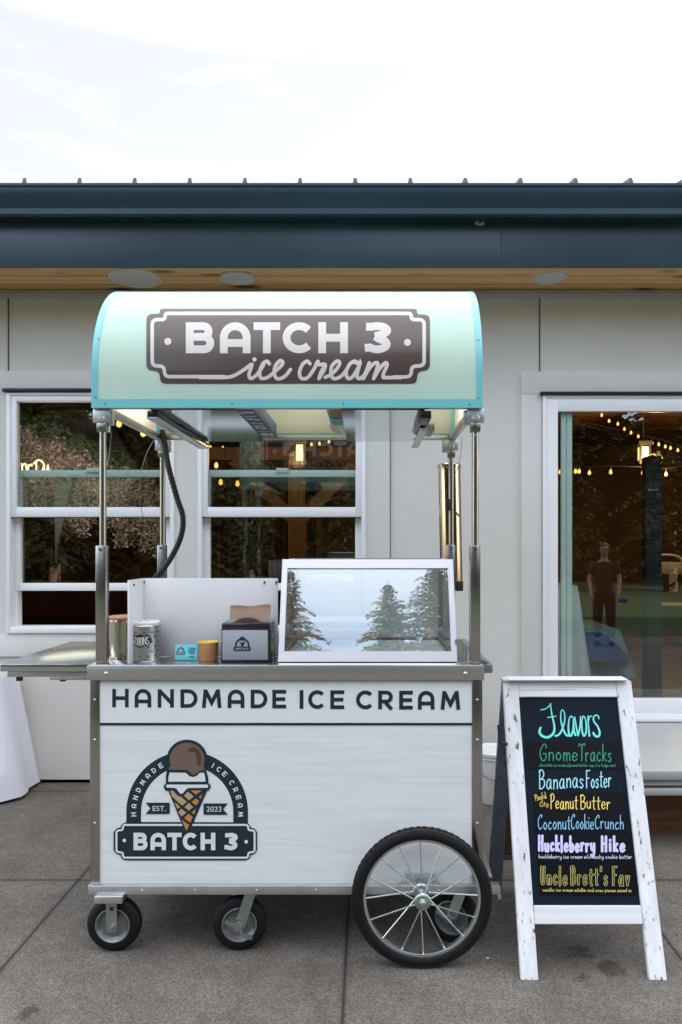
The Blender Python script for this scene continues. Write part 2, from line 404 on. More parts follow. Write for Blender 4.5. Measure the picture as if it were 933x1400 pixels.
def geo(ch, w, t):
    h = t / 2; bt = 'butt'
    if ch == 'I': return [([(w / 2, 0), (w / 2, 1)], bt)]
    if ch == 'H': return [([(h, 0), (h, 1)], bt), ([(w - h, 0), (w - h, 1)], bt), ([(h, .5), (w - h, .5)], bt)]
    if ch == 'T': return [([(0, 1 - h), (w, 1 - h)], bt), ([(w / 2, 0), (w / 2, 1 - h)], bt)]
    if ch == 'A':
        r = w / 2 - h; ry = min(r, .5)
        return [([(h, 0), (h, 1 - h - ry)] + arc(w / 2, 1 - h - ry, r, ry, 180, 0)[1:-1] + [(w - h, 1 - h - ry), (w - h, 0)], bt), ([(h, .33), (w - h, .33)], bt)]
    if ch == 'B':
        m = .53; r1 = (1 - h - m) / 2; r2 = (m - h) / 2; c1 = w * .94 - h - r1; c2 = w - h - r2
        return [([(h, 0), (h, 1)], bt), ([(h, 1 - h), (c1, 1 - h)] + arc(c1, m + r1, r1, r1, 90, -90)[1:-1] + [(c1, m), (h, m)], bt),
                ([(h, m), (c2, m)] + arc(c2, h + r2, r2, r2, 90, -90)[1:-1] + [(c2, h), (h, h)], bt)]
    if ch == 'D':
        rx = min(.5 - h, w * .55)
        return [([(h, 0), (h, 1)], bt), ([(h, 1 - h), (w - h - rx, 1 - h)] + arc(w - h - rx, .5, rx, .5 - h, 90, -90)[1:-1] + [(w - h - rx, h), (h, h)], bt)]
    if ch == 'C':
        rx = (w - h) * .54
        return [(arc(rx + h * .6, .5, rx - h * .4, .5 - h, 42, 318, 24), bt)]
    if ch == 'E': return [([(h, 0), (h, 1)], bt), ([(h, 1 - h), (w, 1 - h)], bt), ([(h, .5), (w * .94, .5)], bt), ([(h, h), (w, h)], bt)]
    if ch == 'N': return [([(h, 0), (h, 1)], bt), ([(w - h, 0), (w - h, 1)], bt), ([(h, 1 - h * .8), (w - h, .22)], bt)]
    if ch == 'M': return [([(h, 0), (h + .1, 1)], bt), ([(w - h, 0), (w - h - .1, 1)], bt), ([(h + .1, 1 - h * .6), (w / 2, .28), (w - h - .1, 1 - h * .6)], bt)]
    if ch == 'R':
        m = .42; r1 = (1 - h - m) / 2; c1 = w * .96 - h - r1
        return [([(h, 0), (h, 1)], bt), ([(h, 1 - h), (c1, 1 - h)] + arc(c1, m + r1, r1, r1, 90, -90)[1:-1] + [(c1, m), (h, m)], bt), ([(c1 - .08, m), (c1 + .04, .25), (w - h * .9, 0)], bt)]
    if ch == '3':
        r1 = .235 - h * .1; c = w * .5
        return [([(w * .08, .86)] + arc(c, .735, w * .4 - h * .2, 1 - h - .735, 125, -62, 16) + [(c * .82, .545)], bt),
                ([(c * .82, .545)] + arc(c, .29, w * .5 - h, .29 - h, 72, -140, 18) + [(w * .03, .17)], bt)]
    return []

_a = [(.36, .44), (.2, .52), (.03, .25), (.14, 0), (.3, .1), (.37, .48), (.37, .12), (.44, 0)]
HAND = {
 'a': ([_a], .44), 'b': ([[(.04, 1), (.05, 0)], [(.05, .3), (.22, .5), (.38, .25), (.22, 0), (.05, .06)]], .38),
 'c': ([[(.34, .42), (.2, .5), (.03, .25), (.17, 0), (.36, .1)]], .36), 'd': ([[(.34, .42), (.18, .5), (.03, .25), (.16, 0), (.33, .15)], [(.36, 1), (.36, 0)]], .38),
 'e': ([[(.04, .24), (.34, .3), (.28, .48), (.14, .48), (.03, .24), (.15, 0), (.37, .1)]], .37), 'f': ([[(.34, .92), (.24, 1), (.16, .8), (.16, 0)], [(.02, .52), (.32, .52)]], .32),
 'g': ([[(.34, .44), (.2, .52), (.03, .28), (.16, .02), (.34, .2)], [(.36, .5), (.37, -.2), (.2, -.36), (.04, -.24)]], .38),
 'h': ([[(.04, 1), (.05, 0)], [(.05, .3), (.2, .5), (.32, .38), (.34, 0)]], .36), 'i': ([[(.06, .5), (.07, 0)], [(.06, .7), (.07, .74)]], .12),
 'k': ([[(.04, 1), (.05, 0)], [(.32, .5), (.07, .22)], [(.1, .25), (.34, 0)]], .34), 'l': ([[(.05, 1), (.05, .06), (.1, 0)]], .12),
 'm': ([[(.04, .5), (.05, 0)], [(.05, .3), (.16, .5), (.25, .36), (.25, 0)], [(.25, .3), (.36, .5), (.46, .36), (.47, 0)]], .48),
 'n': ([[(.04, .5), (.05, 0)], [(.05, .3), (.2, .5), (.33, .38), (.34, 0)]], .36), 'o': ([[(.2, .5), (.03, .25), (.2, 0), (.37, .25), (.2, .5)]], .38),
 'p': ([[(.04, .5), (.05, -.35)], [(.05, .35), (.22, .5), (.36, .25), (.22, 0), (.05, .1)]], .37), 'r': ([[(.04, .5), (.05, 0)], [(.05, .28), (.16, .5), (.3, .46)]], .3),
 's': ([[(.3, .42), (.16, .5), (.05, .38), (.28, .16), (.18, 0), (.02, .08)]], .31), 't': ([[(.16, .86), (.16, .08), (.28, 0)], [(.02, .58), (.32, .58)]], .3),
 'u': ([[(.04, .5), (.05, .12), (.18, 0), (.33, .16)], [(.34, .5), (.35, 0)]], .37), 'v': ([[(.03, .5), (.18, 0)], [(.18, 0), (.34, .5)]], .34),
 'w': ([[(.03, .5), (.13, 0)], [(.13, 0), (.24, .4)], [(.24, .4), (.34, 0)], [(.34, 0), (.45, .5)]], .46), 'x': ([[(.03, .5), (.33, 0)], [(.32, .5), (.03, 0)]], .34),
 'y': ([[(.04, .5), (.08, .15), (.2, .05), (.33, .2)], [(.36, .5), (.35, -.15), (.2, -.36), (.05, -.26)]], .38),
 '/': ([[(.24, 1), (.02, -.1)]], .24), '&': ([[(.4, .1), (.12, .75), (.22, 1), (.32, .8), (.06, .3), (.16, 0), (.4, .35)]], .42), "'": ([[(.06, 1), (.04, .78)]], .08),
 'B': ([[(.05, 1), (.06, 0)], [(.0, .92), (.22, 1.02), (.4, .8), (.28, .56), (.08, .52)], [(.08, .52), (.42, .45), (.44, .15), (.2, -.02), (.04, .04)]], .46),
 'F': ([[(.05, 1), (.06, 0)], [(.0, .98), (.42, 1)], [(.06, .54), (.34, .56)]], .4), 'P': ([[(.08, .98), (.08, 0)], [(.0, .9), (.24, 1.04), (.42, .8), (.3, .55), (.08, .48)]], .42),
 'C': ([[(.38, .8), (.4, .94), (.28, .98), (.05, .65), (.06, .2), (.22, 0), (.42, .14)]], .42),
 'G': ([[(.46, .78), (.44, .96), (.28, 1), (.03, .55), (.14, .06), (.36, .02), (.46, .4), (.24, .42)]], .48),
 'T': ([[(.02, .86), (.06, 1), (.3, .94), (.52, 1.02), (.54, .9)], [(.29, .94), (.28, 0)]], .46), 'H': ([[(.05, 1), (.05, 0)], [(.4, 1), (.4, 0)], [(.05, .5), (.4, .52)]], .45),
 'U': ([[(.04, 1), (.05, .2), (.2, 0), (.36, .2), (.38, 1)]], .42),
}

# ================================================================== palette
M_SIDING = mat('siding paint', (0.65, 0.63, 0.59), 0.6, var=0.05, vscale=1.6, bump=0.12, bscale=14, bstretch=(1.5, 1, 0.25))
M_CASING = mat('trim paint', (0.63, 0.62, 0.59), 0.55, var=0.04, vscale=3, bump=0.06, bscale=20)
M_VINYL = mat('white vinyl', (0.80, 0.80, 0.82), 0.35, var=0.02, vscale=3)
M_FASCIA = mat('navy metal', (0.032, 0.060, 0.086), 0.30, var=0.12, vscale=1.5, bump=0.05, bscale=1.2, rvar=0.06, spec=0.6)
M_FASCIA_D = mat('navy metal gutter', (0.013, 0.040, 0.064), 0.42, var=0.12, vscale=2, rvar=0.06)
M_DARK = mat('dark rubber', (0.02, 0.02, 0.022), 0.6)
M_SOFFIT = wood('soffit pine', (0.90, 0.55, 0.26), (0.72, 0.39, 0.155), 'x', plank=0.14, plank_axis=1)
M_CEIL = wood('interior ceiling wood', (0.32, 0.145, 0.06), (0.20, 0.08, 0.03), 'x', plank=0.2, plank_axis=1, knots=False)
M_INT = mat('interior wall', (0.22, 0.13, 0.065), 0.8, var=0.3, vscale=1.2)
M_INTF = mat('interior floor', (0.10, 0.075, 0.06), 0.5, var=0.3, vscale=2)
M_TIMBER = wood('timber', (0.24, 0.12, 0.055), (0.14, 0.065, 0.028), 'z', knots=False)
M_RISER = wood('riser wood', (0.20, 0.085, 0.035), (0.12, 0.045, 0.018), 'x', knots=False)
M_PANE = glass('window glass', 1.5, (0.90, 0.96, 0.94), gain=2.4)
M_LANDING = mat('landing paint', (0.40, 0.41, 0.40), 0.5, var=0.06, vscale=3)
M_STEEL = mat('brushed steel', (0.58, 0.57, 0.56), 0.36, 1.0)
M_STEELV = mat('brushed steel upright', (0.50, 0.47, 0.45), 0.24, 1.0, var=0.1, vscale=5, rvar=0.06)
M_POLISH = mat('polished steel', (0.62, 0.62, 0.63), 0.22, 1.0, var=0.05, vscale=4, rvar=0.05)
M_TUBE = mat('polished tube', (0.36, 0.34, 0.32), 0.28, 1.0, var=0.1, vscale=5, vstretch=(1, 1, 0.2), rvar=0.05)
M_ALU = mat('aluminium', (0.62, 0.62, 0.63), 0.38, 0.9, var=0.14, vscale=14, rvar=0.1, bump=0.08, bscale=30)
M_ZINC = mat('zinc', (0.44, 0.50, 0.48), 0.3, 0.95, var=0.12, vscale=12, rvar=0.08)
M_RUBBER = mat('black rubber', (0.007, 0.007, 0.008), 0.6, spec=0.25, var=0.2, vscale=20, bump=0.1, bscale=90)
M_NAVY = mat('navy print', (0.006, 0.022, 0.032), 0.45)
M_CREAM = mat('cream print', (0.80, 0.74, 0.71), 0.4, trans=0.25)

# ================================================================== setting
def ground_mat():
    m = bpy.data.materials.new('exposed aggregate concrete'); m.use_nodes = True
    n = m.node_tree.nodes; l = m.node_tree.links.new; b = n['Principled BSDF']; b.inputs['Roughness'].default_value = 0.85
    tc = n.new('ShaderNodeTexCoord'); P_ = tc.outputs['Object']
    def noise(sc, det=5, dist=0):
        t = n.new('ShaderNodeTexNoise'); t.inputs['Scale'].default_value = sc; t.inputs['Detail'].default_value = det; t.inputs['Distortion'].default_value = dist; t.inputs['Roughness'].default_value = 0.65
        l(P_, t.inputs['Vector']); return t.outputs['Fac']
    def ramp(src, a, ca, z, cz):
        r = n.new('ShaderNodeValToRGB'); r.color_ramp.elements[0].position = a; r.color_ramp.elements[1].position = z
        r.color_ramp.elements[0].color = (*ca, 1); r.color_ramp.elements[1].color = (*cz, 1); l(src, r.inputs[0]); return r.outputs[0]
    def mul(a, c):
        k = n.new('ShaderNodeMix'); k.data_type = 'RGBA'; k.blend_type = 'MULTIPLY'; k.inputs[0].default_value = 1; l(a, k.inputs[6]); l(c, k.inputs[7]); return k.outputs[2]
    v = n.new('ShaderNodeTexVoronoi'); v.inputs['Scale'].default_value = 230; l(P_, v.inputs['Vector'])
    sp = n.new('ShaderNodeSeparateColor'); l(v.outputs['Color'], sp.inputs[0])
    base = ramp(sp.outputs[0], 0.05, (0.068, 0.063, 0.057), 1.0, (0.195, 0.176, 0.154))
    base = mul(base, ramp(noise(1.1, 6), 0.32, (0.60, 0.56, 0.52), 0.66, (1.12, 1.1, 1.08)))
    base = mul(base, ramp(noise(9, 6, 0.6), 0.32, (0.80, 0.78, 0.76), 0.62, (1.06, 1.06, 1.06)))
    sx = n.new('ShaderNodeSeparateXYZ'); l(P_, sx.inputs[0])
    def mth(op, a, c=None):
        k = n.new('ShaderNodeMath'); k.operation = op
        for i, q in enumerate((a, c)):
            if q is None: continue
            if isinstance(q, (int, float)): k.inputs[i].default_value = q
            else: l(q, k.inputs[i])
        return k.outputs[0]
    hgt = sp.outputs[0]
    for ax, off in ((0, -0.08), (1, 3.364)):           # sawn joints every 1.22 m
        u = mth('DIVIDE', mth('SUBTRACT', sx.outputs[ax], off - 0.61), 1.22)
        dd = mth('ABSOLUTE', mth('SUBTRACT', mth('FRACT', u), 0.5))
        base = mul(base, ramp(dd, 0.0030, (0.08, 0.075, 0.07), 0.0048, (1, 1, 1)))
        base = mul(base, ramp(dd, 0.003, (0.82, 0.8, 0.78), 0.02, (1, 1, 1)))
    for cx_, cy_, rr in ((0.79, 2.77, 0.05), (0.86, 2.66, 0.055), (0.74, 2.60, 0.03), (-0.45, 2.30, 0.05), (-1.1, 2.42, 0.04)):   # old drips
        vm = n.new('ShaderNodeVectorMath'); vm.operation = 'DISTANCE'; l(P_, vm.inputs[0]); vm.inputs[1].default_value = (cx_, cy_, 0)
        wob = mth('ADD', vm.outputs['Value'], mth('MULTIPLY', mth('SUBTRACT', noise(28, 4), 0.5), 0.16))
        base = mul(base, ramp(wob, rr * 0.55, (0.42, 0.40, 0.37), rr, (1, 1, 1)))
    l(base, b.inputs['Base Color'])
    bp = n.new('ShaderNodeBump'); bp.inputs['Strength'].default_value = 0.7; bp.inputs['Distance'].default_value = 0.003
    l(hgt, bp.inputs['Height']); l(bp.outputs[0], b.inputs['Normal'])
    return m
g = B(); g.quad((-120, -200, 0), (120, -200, 0), (120, 60, 0), (-120, 60, 0))
tag(g.out('ground', ground_mat(), smooth=False), None, None, kind='structure')
g = B(); g.quad((-80, -30, 0.004), (80, -30, 0.004), (80, -3.0, 0.004), (-80, -3.0, 0.004))
tag(g.out('lawn', mat('lawn', (0.02, 0.055, 0.014), 0.9, var=0.4, vscale=3), smooth=False), None, None, kind='structure')
g = B(); g.box(1.06, 5.0, 3.68, 4.71, 0.35, 0.395, 0.004); g.box(1.06, 5.0, 3.70, 3.73, 0.318, 0.3495, 0.0); g.box(1.06, 5.0, 3.685, 3.72, 0.272, 0.304, 0.003)
landing = thing('door_landing', 'low landing with white painted edge below the big glass door', 'step', (3, 3.7, 0))
g.out('landing_top', M_LANDING, landing)
g = B(); g.box(1.08, 4.98, 3.90, 4.0, 0.085, 0.27); g.box(1.08, 4.98, 3.905, 4.0, 0.0, 0.082); g.out('riser', M_RISER, landing)
g = B(); g.box(1.07, 4.99, 3.715, 3.74, 0.304, 0.318); g.out('nosing_strip', M_TIMBER, landing)

# ------------------------------------------------------------------ the building
bld = thing('event_building', 'pale grey sided building with a navy metal gutter and pine soffit', 'building', (0, WALL, 0))
SOF = 3.12; EAVE = 4.316
openings = [(wx(12), wx(240), wz(865), wz(537)), (wx(272), wx(500), wz(865), wz(537)), (wx(740), wx(1190), 0.40, wz(540))]
g = B(); xs = [-8.0] + [v for o in openings for v in o[:2]] + [28.0]
for i in range(0, len(xs), 2): g.box(xs[i], xs[i + 1], WALL, WALL + .15, 0, SOF)
for x0, x1, z0, z1 in openings: g.box(x0, x1, WALL, WALL + .15, 0, z0); g.box(x0, x1, WALL, WALL + .15, z1, SOF)
g.out('wall', M_SIDING, bld, smooth=False)
for px, a, b_ in ((12, 404, 507), (738, 408, 508), (533.5, 500, 897), (275, 404, 507), (996, 404, 508), (533.5, 897, 1070)):
    g = B(); x = wx(px); g.box(x - .004, x + .004, WALL - .003, WALL + .002, wz(b_), wz(a)); g.out('panel_joint', mat('joint shadow gap', (0.10, 0.095, 0.09), 0.9), bld, smooth=False)
g = B()
zt, zb = wz(508), wz(897)
xa, xb, xc, xd = wx(-18), wx(12), wx(240), wx(272); xe, xf = wx(500), wx(533)
y0, y1 = WALL - .02, WALL + .001
g.box(xa, xf, y0, y1, wz(537), zt, .002); g.box(xa, xf, y0, y1, zb, wz(865), .002)
for a, b_ in ((xa, xb), (xc, xd), (xe, xf)): g.box(a, b_, y0, y1, wz(865) + .0005, wz(537) - .0005)
g.out('window_casing', M_CASING, bld)
g = B(); g.box(wx(712), wx(1230), y0, y1, wz(540), wz(509), .002); g.box(wx(712), wx(740), y0, y1, 0.395, wz(540) - .0005, .002); g.out('door_casing', M_CASING, bld)
g = B(); g.box(-8, 28, WALL - .03, WALL + .001, wz(408), SOF - .002, .004); g.box(-8, 28, WALL - .045, WALL - .031, wz(406), wz(403), .003); g.out('frieze_board', mat('frieze', (0.42, 0.41, 0.40), 0.5), bld)
g = B(); g.box(-8, xa + .0, WALL - .012, WALL + .001, 0.0, wz(897), .002); g.box(xa, wx(712), WALL - .0, WALL + .0005, 0.0, 0.02); g.out('skirting_board', M_CASING, bld)
for a, b_, py in ((wx(8), wx(243), 535), (wx(269), wx(503), 535), (wx(737), wx(1200), 539.5)):
    g = B(); g.box(a, b_, WALL - .05, WALL - .005, wz(py + 2.2), wz(py - 2.2), .003); g.out('drip_cap', mat('bronze flashing', (0.035, 0.03, 0.03), 0.35, 0.6), bld)
# soffit, fascia, gutter, roof
g = B(); g.box(-8, 28, EAVE + .012, WALL - .001, SOF, SOF + .02); g.out('soffit', M_SOFFIT, bld, smooth=False)
g = B(); g.box(-8, 0.768, EAVE - .002, EAVE + .012, SOF - .012, 3.42, .003); g.box(0.77, 28, EAVE, EAVE + .012, SOF - .012, 3.42, .003)
for x, z in ((0.79, 3.15), (0.79, 3.33), (-.35, 3.22), (-.34, 3.30), (.66, 3.2), (1.6, 3.24)): g.cyl((x, EAVE - .003, z), (x, EAVE + .001, z), .005, seg=8)
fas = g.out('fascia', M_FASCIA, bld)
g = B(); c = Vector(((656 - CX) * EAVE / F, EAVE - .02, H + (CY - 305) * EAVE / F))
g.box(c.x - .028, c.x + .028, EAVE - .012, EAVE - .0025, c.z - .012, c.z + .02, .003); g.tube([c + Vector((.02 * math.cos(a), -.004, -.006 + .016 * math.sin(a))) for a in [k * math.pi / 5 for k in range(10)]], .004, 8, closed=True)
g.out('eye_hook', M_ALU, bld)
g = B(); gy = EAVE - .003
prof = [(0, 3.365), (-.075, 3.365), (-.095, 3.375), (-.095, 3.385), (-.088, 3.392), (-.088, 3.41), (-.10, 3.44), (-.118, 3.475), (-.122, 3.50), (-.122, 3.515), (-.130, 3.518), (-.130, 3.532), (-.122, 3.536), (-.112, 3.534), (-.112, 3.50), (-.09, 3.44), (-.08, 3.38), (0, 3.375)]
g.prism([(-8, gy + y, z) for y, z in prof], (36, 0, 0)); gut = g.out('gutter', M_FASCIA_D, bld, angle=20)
g = B(); sl_ = math.tan(R(14)); ry = EAVE - .06
g.prism([(-8, ry, 3.535), (-8, ry, 3.55), (-8, 9.6, 3.55 + sl_ * (9.6 - ry)), (-8, 9.6, 3.535 + sl_ * (9.6 - ry))], (36, 0, 0))
dx = 75.25 * (ry) / F
for k in range(-26, 28):
    x = (486 - CX) * ry / F + k * dx
    if -7.9 < x < 8.9: g.prism([(x - .017, ry - .012, 3.55), (x + .017, ry - .012, 3.55), (x + .008, ry - .004, 3.594), (x - .008, ry - .004, 3.594)], (0, 9.6 - ry, sl_ * (9.6 - ry)))
g.out('standing_seam_roof', mat('navy roof', (0.05, 0.075, 0.10), 0.4, var=0.1, vscale=1), bld, smooth=False)
g = B(); g.prism([(-8, 9.6, 3.53 + sl_ * (9.6 - ry)), (-8, 9.6, 3.56 + sl_ * (9.6 - ry)), (-8, 15, 3.56), (-8, 15, 3.53)], (36, 0, 0)); g.out('rear_roof_slope', MATS['navy roof'], bld, smooth=False)
# rooms behind
FL = 0.40
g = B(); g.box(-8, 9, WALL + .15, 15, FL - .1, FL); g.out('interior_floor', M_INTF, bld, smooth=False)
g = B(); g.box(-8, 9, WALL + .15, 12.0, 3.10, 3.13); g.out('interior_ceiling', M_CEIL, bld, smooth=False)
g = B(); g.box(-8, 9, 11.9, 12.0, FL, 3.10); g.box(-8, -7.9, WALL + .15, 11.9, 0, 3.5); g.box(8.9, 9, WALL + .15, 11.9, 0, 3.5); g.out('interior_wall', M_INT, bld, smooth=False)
g = B()
tx = (407 - CX) * 8.0 / F
g.box(tx - .09, tx + .09, 7.9, 8.08, FL, 3.1)
for s_ in (-1, 1): g.prism([(tx + s_ * .09, 7.92, 1.75), (tx + s_ * .09, 7.92, 1.93), (tx + s_ * .62, 7.92, 2.46), (tx + s_ * .72, 7.92, 2.38)], (0, .12, 0))
g.box(tx - 1.2, tx + 1.6, 7.93, 8.05, 2.42, 2.55)
g.out('timber_post', M_TIMBER, bld, smooth=False)

# ------------------------------------------------------------------ windows
def pane(name, x0, x1, z0, z1, y, parent, m=None):
    q = B(); q.box(x0, x1, y, y + .004, z0, z1); return q.out(name, m or M_PANE, parent, smooth=False)
def frame_box(q, x0, x1, z0, z1, wl, wr, wb, wt, ya, yb, bev=.003):
    q.box(x0, x0 + wl, ya, yb, z0, z1, bev); q.box(x1 - wr, x1, ya, yb, z0, z1, bev)
    q.box(x0 + wl - .001, x1 - wr + .001, ya + .001, yb - .001, z0, z0 + wb, bev); q.box(x0 + wl - .001, x1 - wr + .001, ya + .001, yb - .001, z1 - wt, z1, bev)
def window(p0, p1, label):
    w = thing('sash_window', label, 'window', (wx((p0 + p1) / 2), WALL, wz(865)), 'twin white sash windows')
    x0, x1 = wx(p0), wx(p1); z0, z1 = wz(865), wz(538)
    q = B(); frame_box(q, x0, x1, z0, z1, .026, .026, .040, .018, WALL - .034, WALL + .10); q.out('frame', M_VINYL, w)
    # upper sash, forward; its foot is the wide white meeting rail
    ux0, ux1 = x0 + .026, x1 - .026; uz0, uz1 = wz(707), z1 - .018
    q = B(); frame_box(q, ux0, ux1, uz0, uz1, .036, .036, .062, .036, WALL - .026, WALL + .02)
    us = q.out('upper_sash', M_VINYL, w); pane('pane', ux0 + .035, ux1 - .035, uz0 + .061, uz1 - .035, WALL - .004, us)
    # lower sash pushed part way up, behind
    lz0, lz1 = wz(808), wz(642)
    q = B(); frame_box(q, ux0, ux1, lz0, lz1, .040, .040, .048, .045, WALL + .0215, WALL + .06)
    lx = (ux0 + ux1) / 2; q.box(lx - .04, lx + .04, WALL + .012, WALL + .035, lz1 - .018, lz1 + .012, .004)
    ls = q.out('lower_sash', mat('inner sash vinyl', (0.84, 0.85, 0.86), 0.4), w); pane('pane', ux0 + .039, ux1 - .039, lz0 + .047, lz1 - .044, WALL + .05, ls)  # whiter vinyl for the sash and tracks set further in
    q = B(); q.box(ux0 + .001, ux0 + .018, WALL + .028, WALL + .09, z0 + .04, uz0); q.box(ux1 - .018, ux1 - .001, WALL + .028, WALL + .09, z0 + .04, uz0); q.out('side_track', MATS['inner sash vinyl'], w)
    q = B(); q.box(x0 + .03, x1 - .03, WALL - .03, WALL - .022, uz0 - .006, uz0 - .002); q.out('weather_strip', M_DARK, w)
    return w
window(12, 240, 'white sash window with flowers and hanging bulbs behind its glass')
window(272, 500, 'white sash window behind the cart with a lit lantern and timber post inside')
dr = thing('sliding_glass_door', 'large white framed sliding glass door with a black column speaker inside', 'door', (wx(960), WALL, 0.44))
x0, x1, z0, z1 = wx(741), wx(1188), 0.397, wz(541)
q = B(); frame_box(q, x0, x1, z0, z1, .022, .022, .03, .022, WALL - .034, WALL + .12)
q.box(x0 + .02, x1 - .02, WALL - .06, WALL + .08, .40, .424, .002); q.box(x0 + .02, x1 - .02, WALL - .045, WALL + .08, .425, .440, .002); q.out('frame', M_VINYL, dr)
for k, (a, b_, yy) in enumerate(((x0 + .022, wx(975), WALL - .028), (wx(955), x1 - .022, WALL + .04))):
    q = B(); frame_box(q, a, b_, .441, z1 - .022, .074, .074, .098, .082, yy, yy + .05); sh = q.out('sliding_panel', M_VINYL, dr)
    pane('pane', a + .073, b_ - .073, .441 + .097, z1 - .022 - .081, yy + .022, sh)
q = B(); q.box(wx(768), wx(774.5), WALL + .004, WALL + .036, .441, z1 - .03, .002); q.box(wx(775.5), wx(783), WALL + .008, WALL + .036, .441, z1 - .03, .002); q.out('screen_stile', mat('pale green vinyl', (0.80, 0.86, 0.83), 0.4), dr)

# ------------------------------------------------------------------ round speakers in the soffit
M_GRILLE = mat('speaker grille', (0.60, 0.59, 0.56), 0.7, var=0.05, vscale=200)
for px, py, dia, lab in ((185, 380, .31, 'largest of the round grilles set in the pine soffit'), (325, 380, .205, 'small round grille in the soffit beside the larger one'), (752, 379.5, .205, 'round grille in the soffit above the big glass door')):
    d = (SOF - H) * F / (CY - py); x = (px - CX) * d / F; r_ = dia / 2
    t = thing('ceiling_speaker', lab, 'ceiling speaker', (x, d, SOF), 'round ceiling speakers in the soffit')
    q = B(); q.lathe([(r_ * .93, -.004), (r_ * .95, -.009), (r_, -.007), (r_, .0)], (x, d, SOF), seg=40); q.out('rim', mat('speaker rim', (0.68, 0.68, 0.67), 0.5), t)
    q = B(); q.lathe([(0, -.0065), (r_ * .5, -.0065), (r_ * .93, -.005), (r_ * .93, 0)], (x, d, SOF), seg=40); q.out('grille', M_GRILLE, t)

# ------------------------------------------------------------------ inside the building
M_BULB = emis('warm bulb', (1.0, 0.46, 0.10), 0.42)
M_WIRE = mat('black wire', (0.015, 0.015, 0.015), 0.6)
def string_light(label, pts, d, r=.02, sag=.03):
    P_ = [W(px, py, d) for px, py in pts]; t = thing('string_light', label, 'string light', P_[len(P_) // 2], 'warm string lights inside the building')
    wire = [P_[0] + Vector((-.8, .0, .25))]
    for p in P_: wire += [p + Vector((0, 0, .07))]
    wire += [P_[-1] + Vector((.8, 0, .2))]
    q = B(); q.tube(wire, .004, 6, smooth=4); q.out('wire', M_WIRE, t)
    for p in P_:
        q = B(); q.lathe([(0, -r * 1.2), (r * .8, -r * .7), (r, 0), (r * .75, r), (r * .4, r * 1.8)], p, seg=12); b_ = q.out('bulb', M_BULB, t)
        q = B(); q.cyl(p + Vector((0, 0, r * 1.7)), p + Vector((0, 0, .07)), r * .45, seg=10); q.out('socket', M_WIRE, b_)
    return t
string_light('string of glowing bulbs high behind the flower window', [(134, 562), (163, 580), (196, 593)], 7.0, .026)
string_light('lower string of small bulbs among the flowers', [(88, 659), (120, 662), (154, 658)], 7.6, .018)
string_light('string of tiny bulbs near the top of the lantern window', [(288, 612), (296, 618), (305, 613), (426, 608), (437, 607), (450, 604)], 9.0, .016)
string_light('string of three hanging bulbs left of the lit lantern', [(296, 637), (302, 660), (325, 662)], 8.6, .024)
string_light('string of bulbs sloping down to the door lantern', [(823, 568), (833, 576), (845, 580), (854, 587), (863, 592), (873, 597)], 9.0, .015)
string_light('string of bulbs rising right of the door lantern', [(892, 606), (901, 608), (910, 611), (917, 613), (927, 616), (936, 614)], 9.0, .015)
string_light('low row of bulbs across the glass door', [(766, 646), (787, 645), (792, 645), (806, 647), (835, 646), (879, 647), (911, 649)], 8.4, .018)
def lantern(label, px, py, d, hh, ww, power=9):
    c = W(px, py, d); t = thing('pendant_lantern', label, 'lantern', c, 'lit lanterns inside the building')
    q = B(); q.box(c.x - ww, c.x + ww, c.y - ww, c.y + ww, c.z - hh, c.z + hh, .01); q.out('glowing_glass', emis('lantern glow', (1.0, 0.55, 0.16), 0.65), t)
    q = B()
    for sx in (-1, 1):
        for sy in (-1, 1): q.box(c.x + sx * ww - .012 * sx, c.x + sx * ww + .012 * sx, c.y + sy * ww - .012 * sy, c.y + sy * ww + .012 * sy, c.z - hh - .02, c.z + hh + .02)
    q.box(c.x - ww - .03, c.x + ww + .03, c.y - ww - .03, c.y + ww + .03, c.z + hh + .02, c.z + hh + .06); q.box(c.x - ww - .02, c.x + ww + .02, c.y - ww - .02, c.y + ww + .02, c.z - hh - .05, c.z - hh - .02)
    q.cyl((c.x, c.y, c.z + hh + .06), (c.x, c.y, 3.1), .008, seg=8); q.out('lantern_frame', M_WIRE, t)
    la = bpy.data.lights.new('lantern_lamp', 'POINT'); la.energy = power; la.specular_factor = 0.05; la.color = (1.0, 0.55, 0.22); la.shadow_soft_size = .08
    lo = bpy.data.objects.new('lantern_lamp', la); COL.objects.link(lo); lo.parent = t; lo.location = (0, -.35, -.1)
lantern('lit square lantern hanging inside the middle window', 410.5, 619, 7.4, .075, .045, 2)
lantern('lit lantern left of the column speaker inside the door', 880, 620, 8.6, .075, .05)

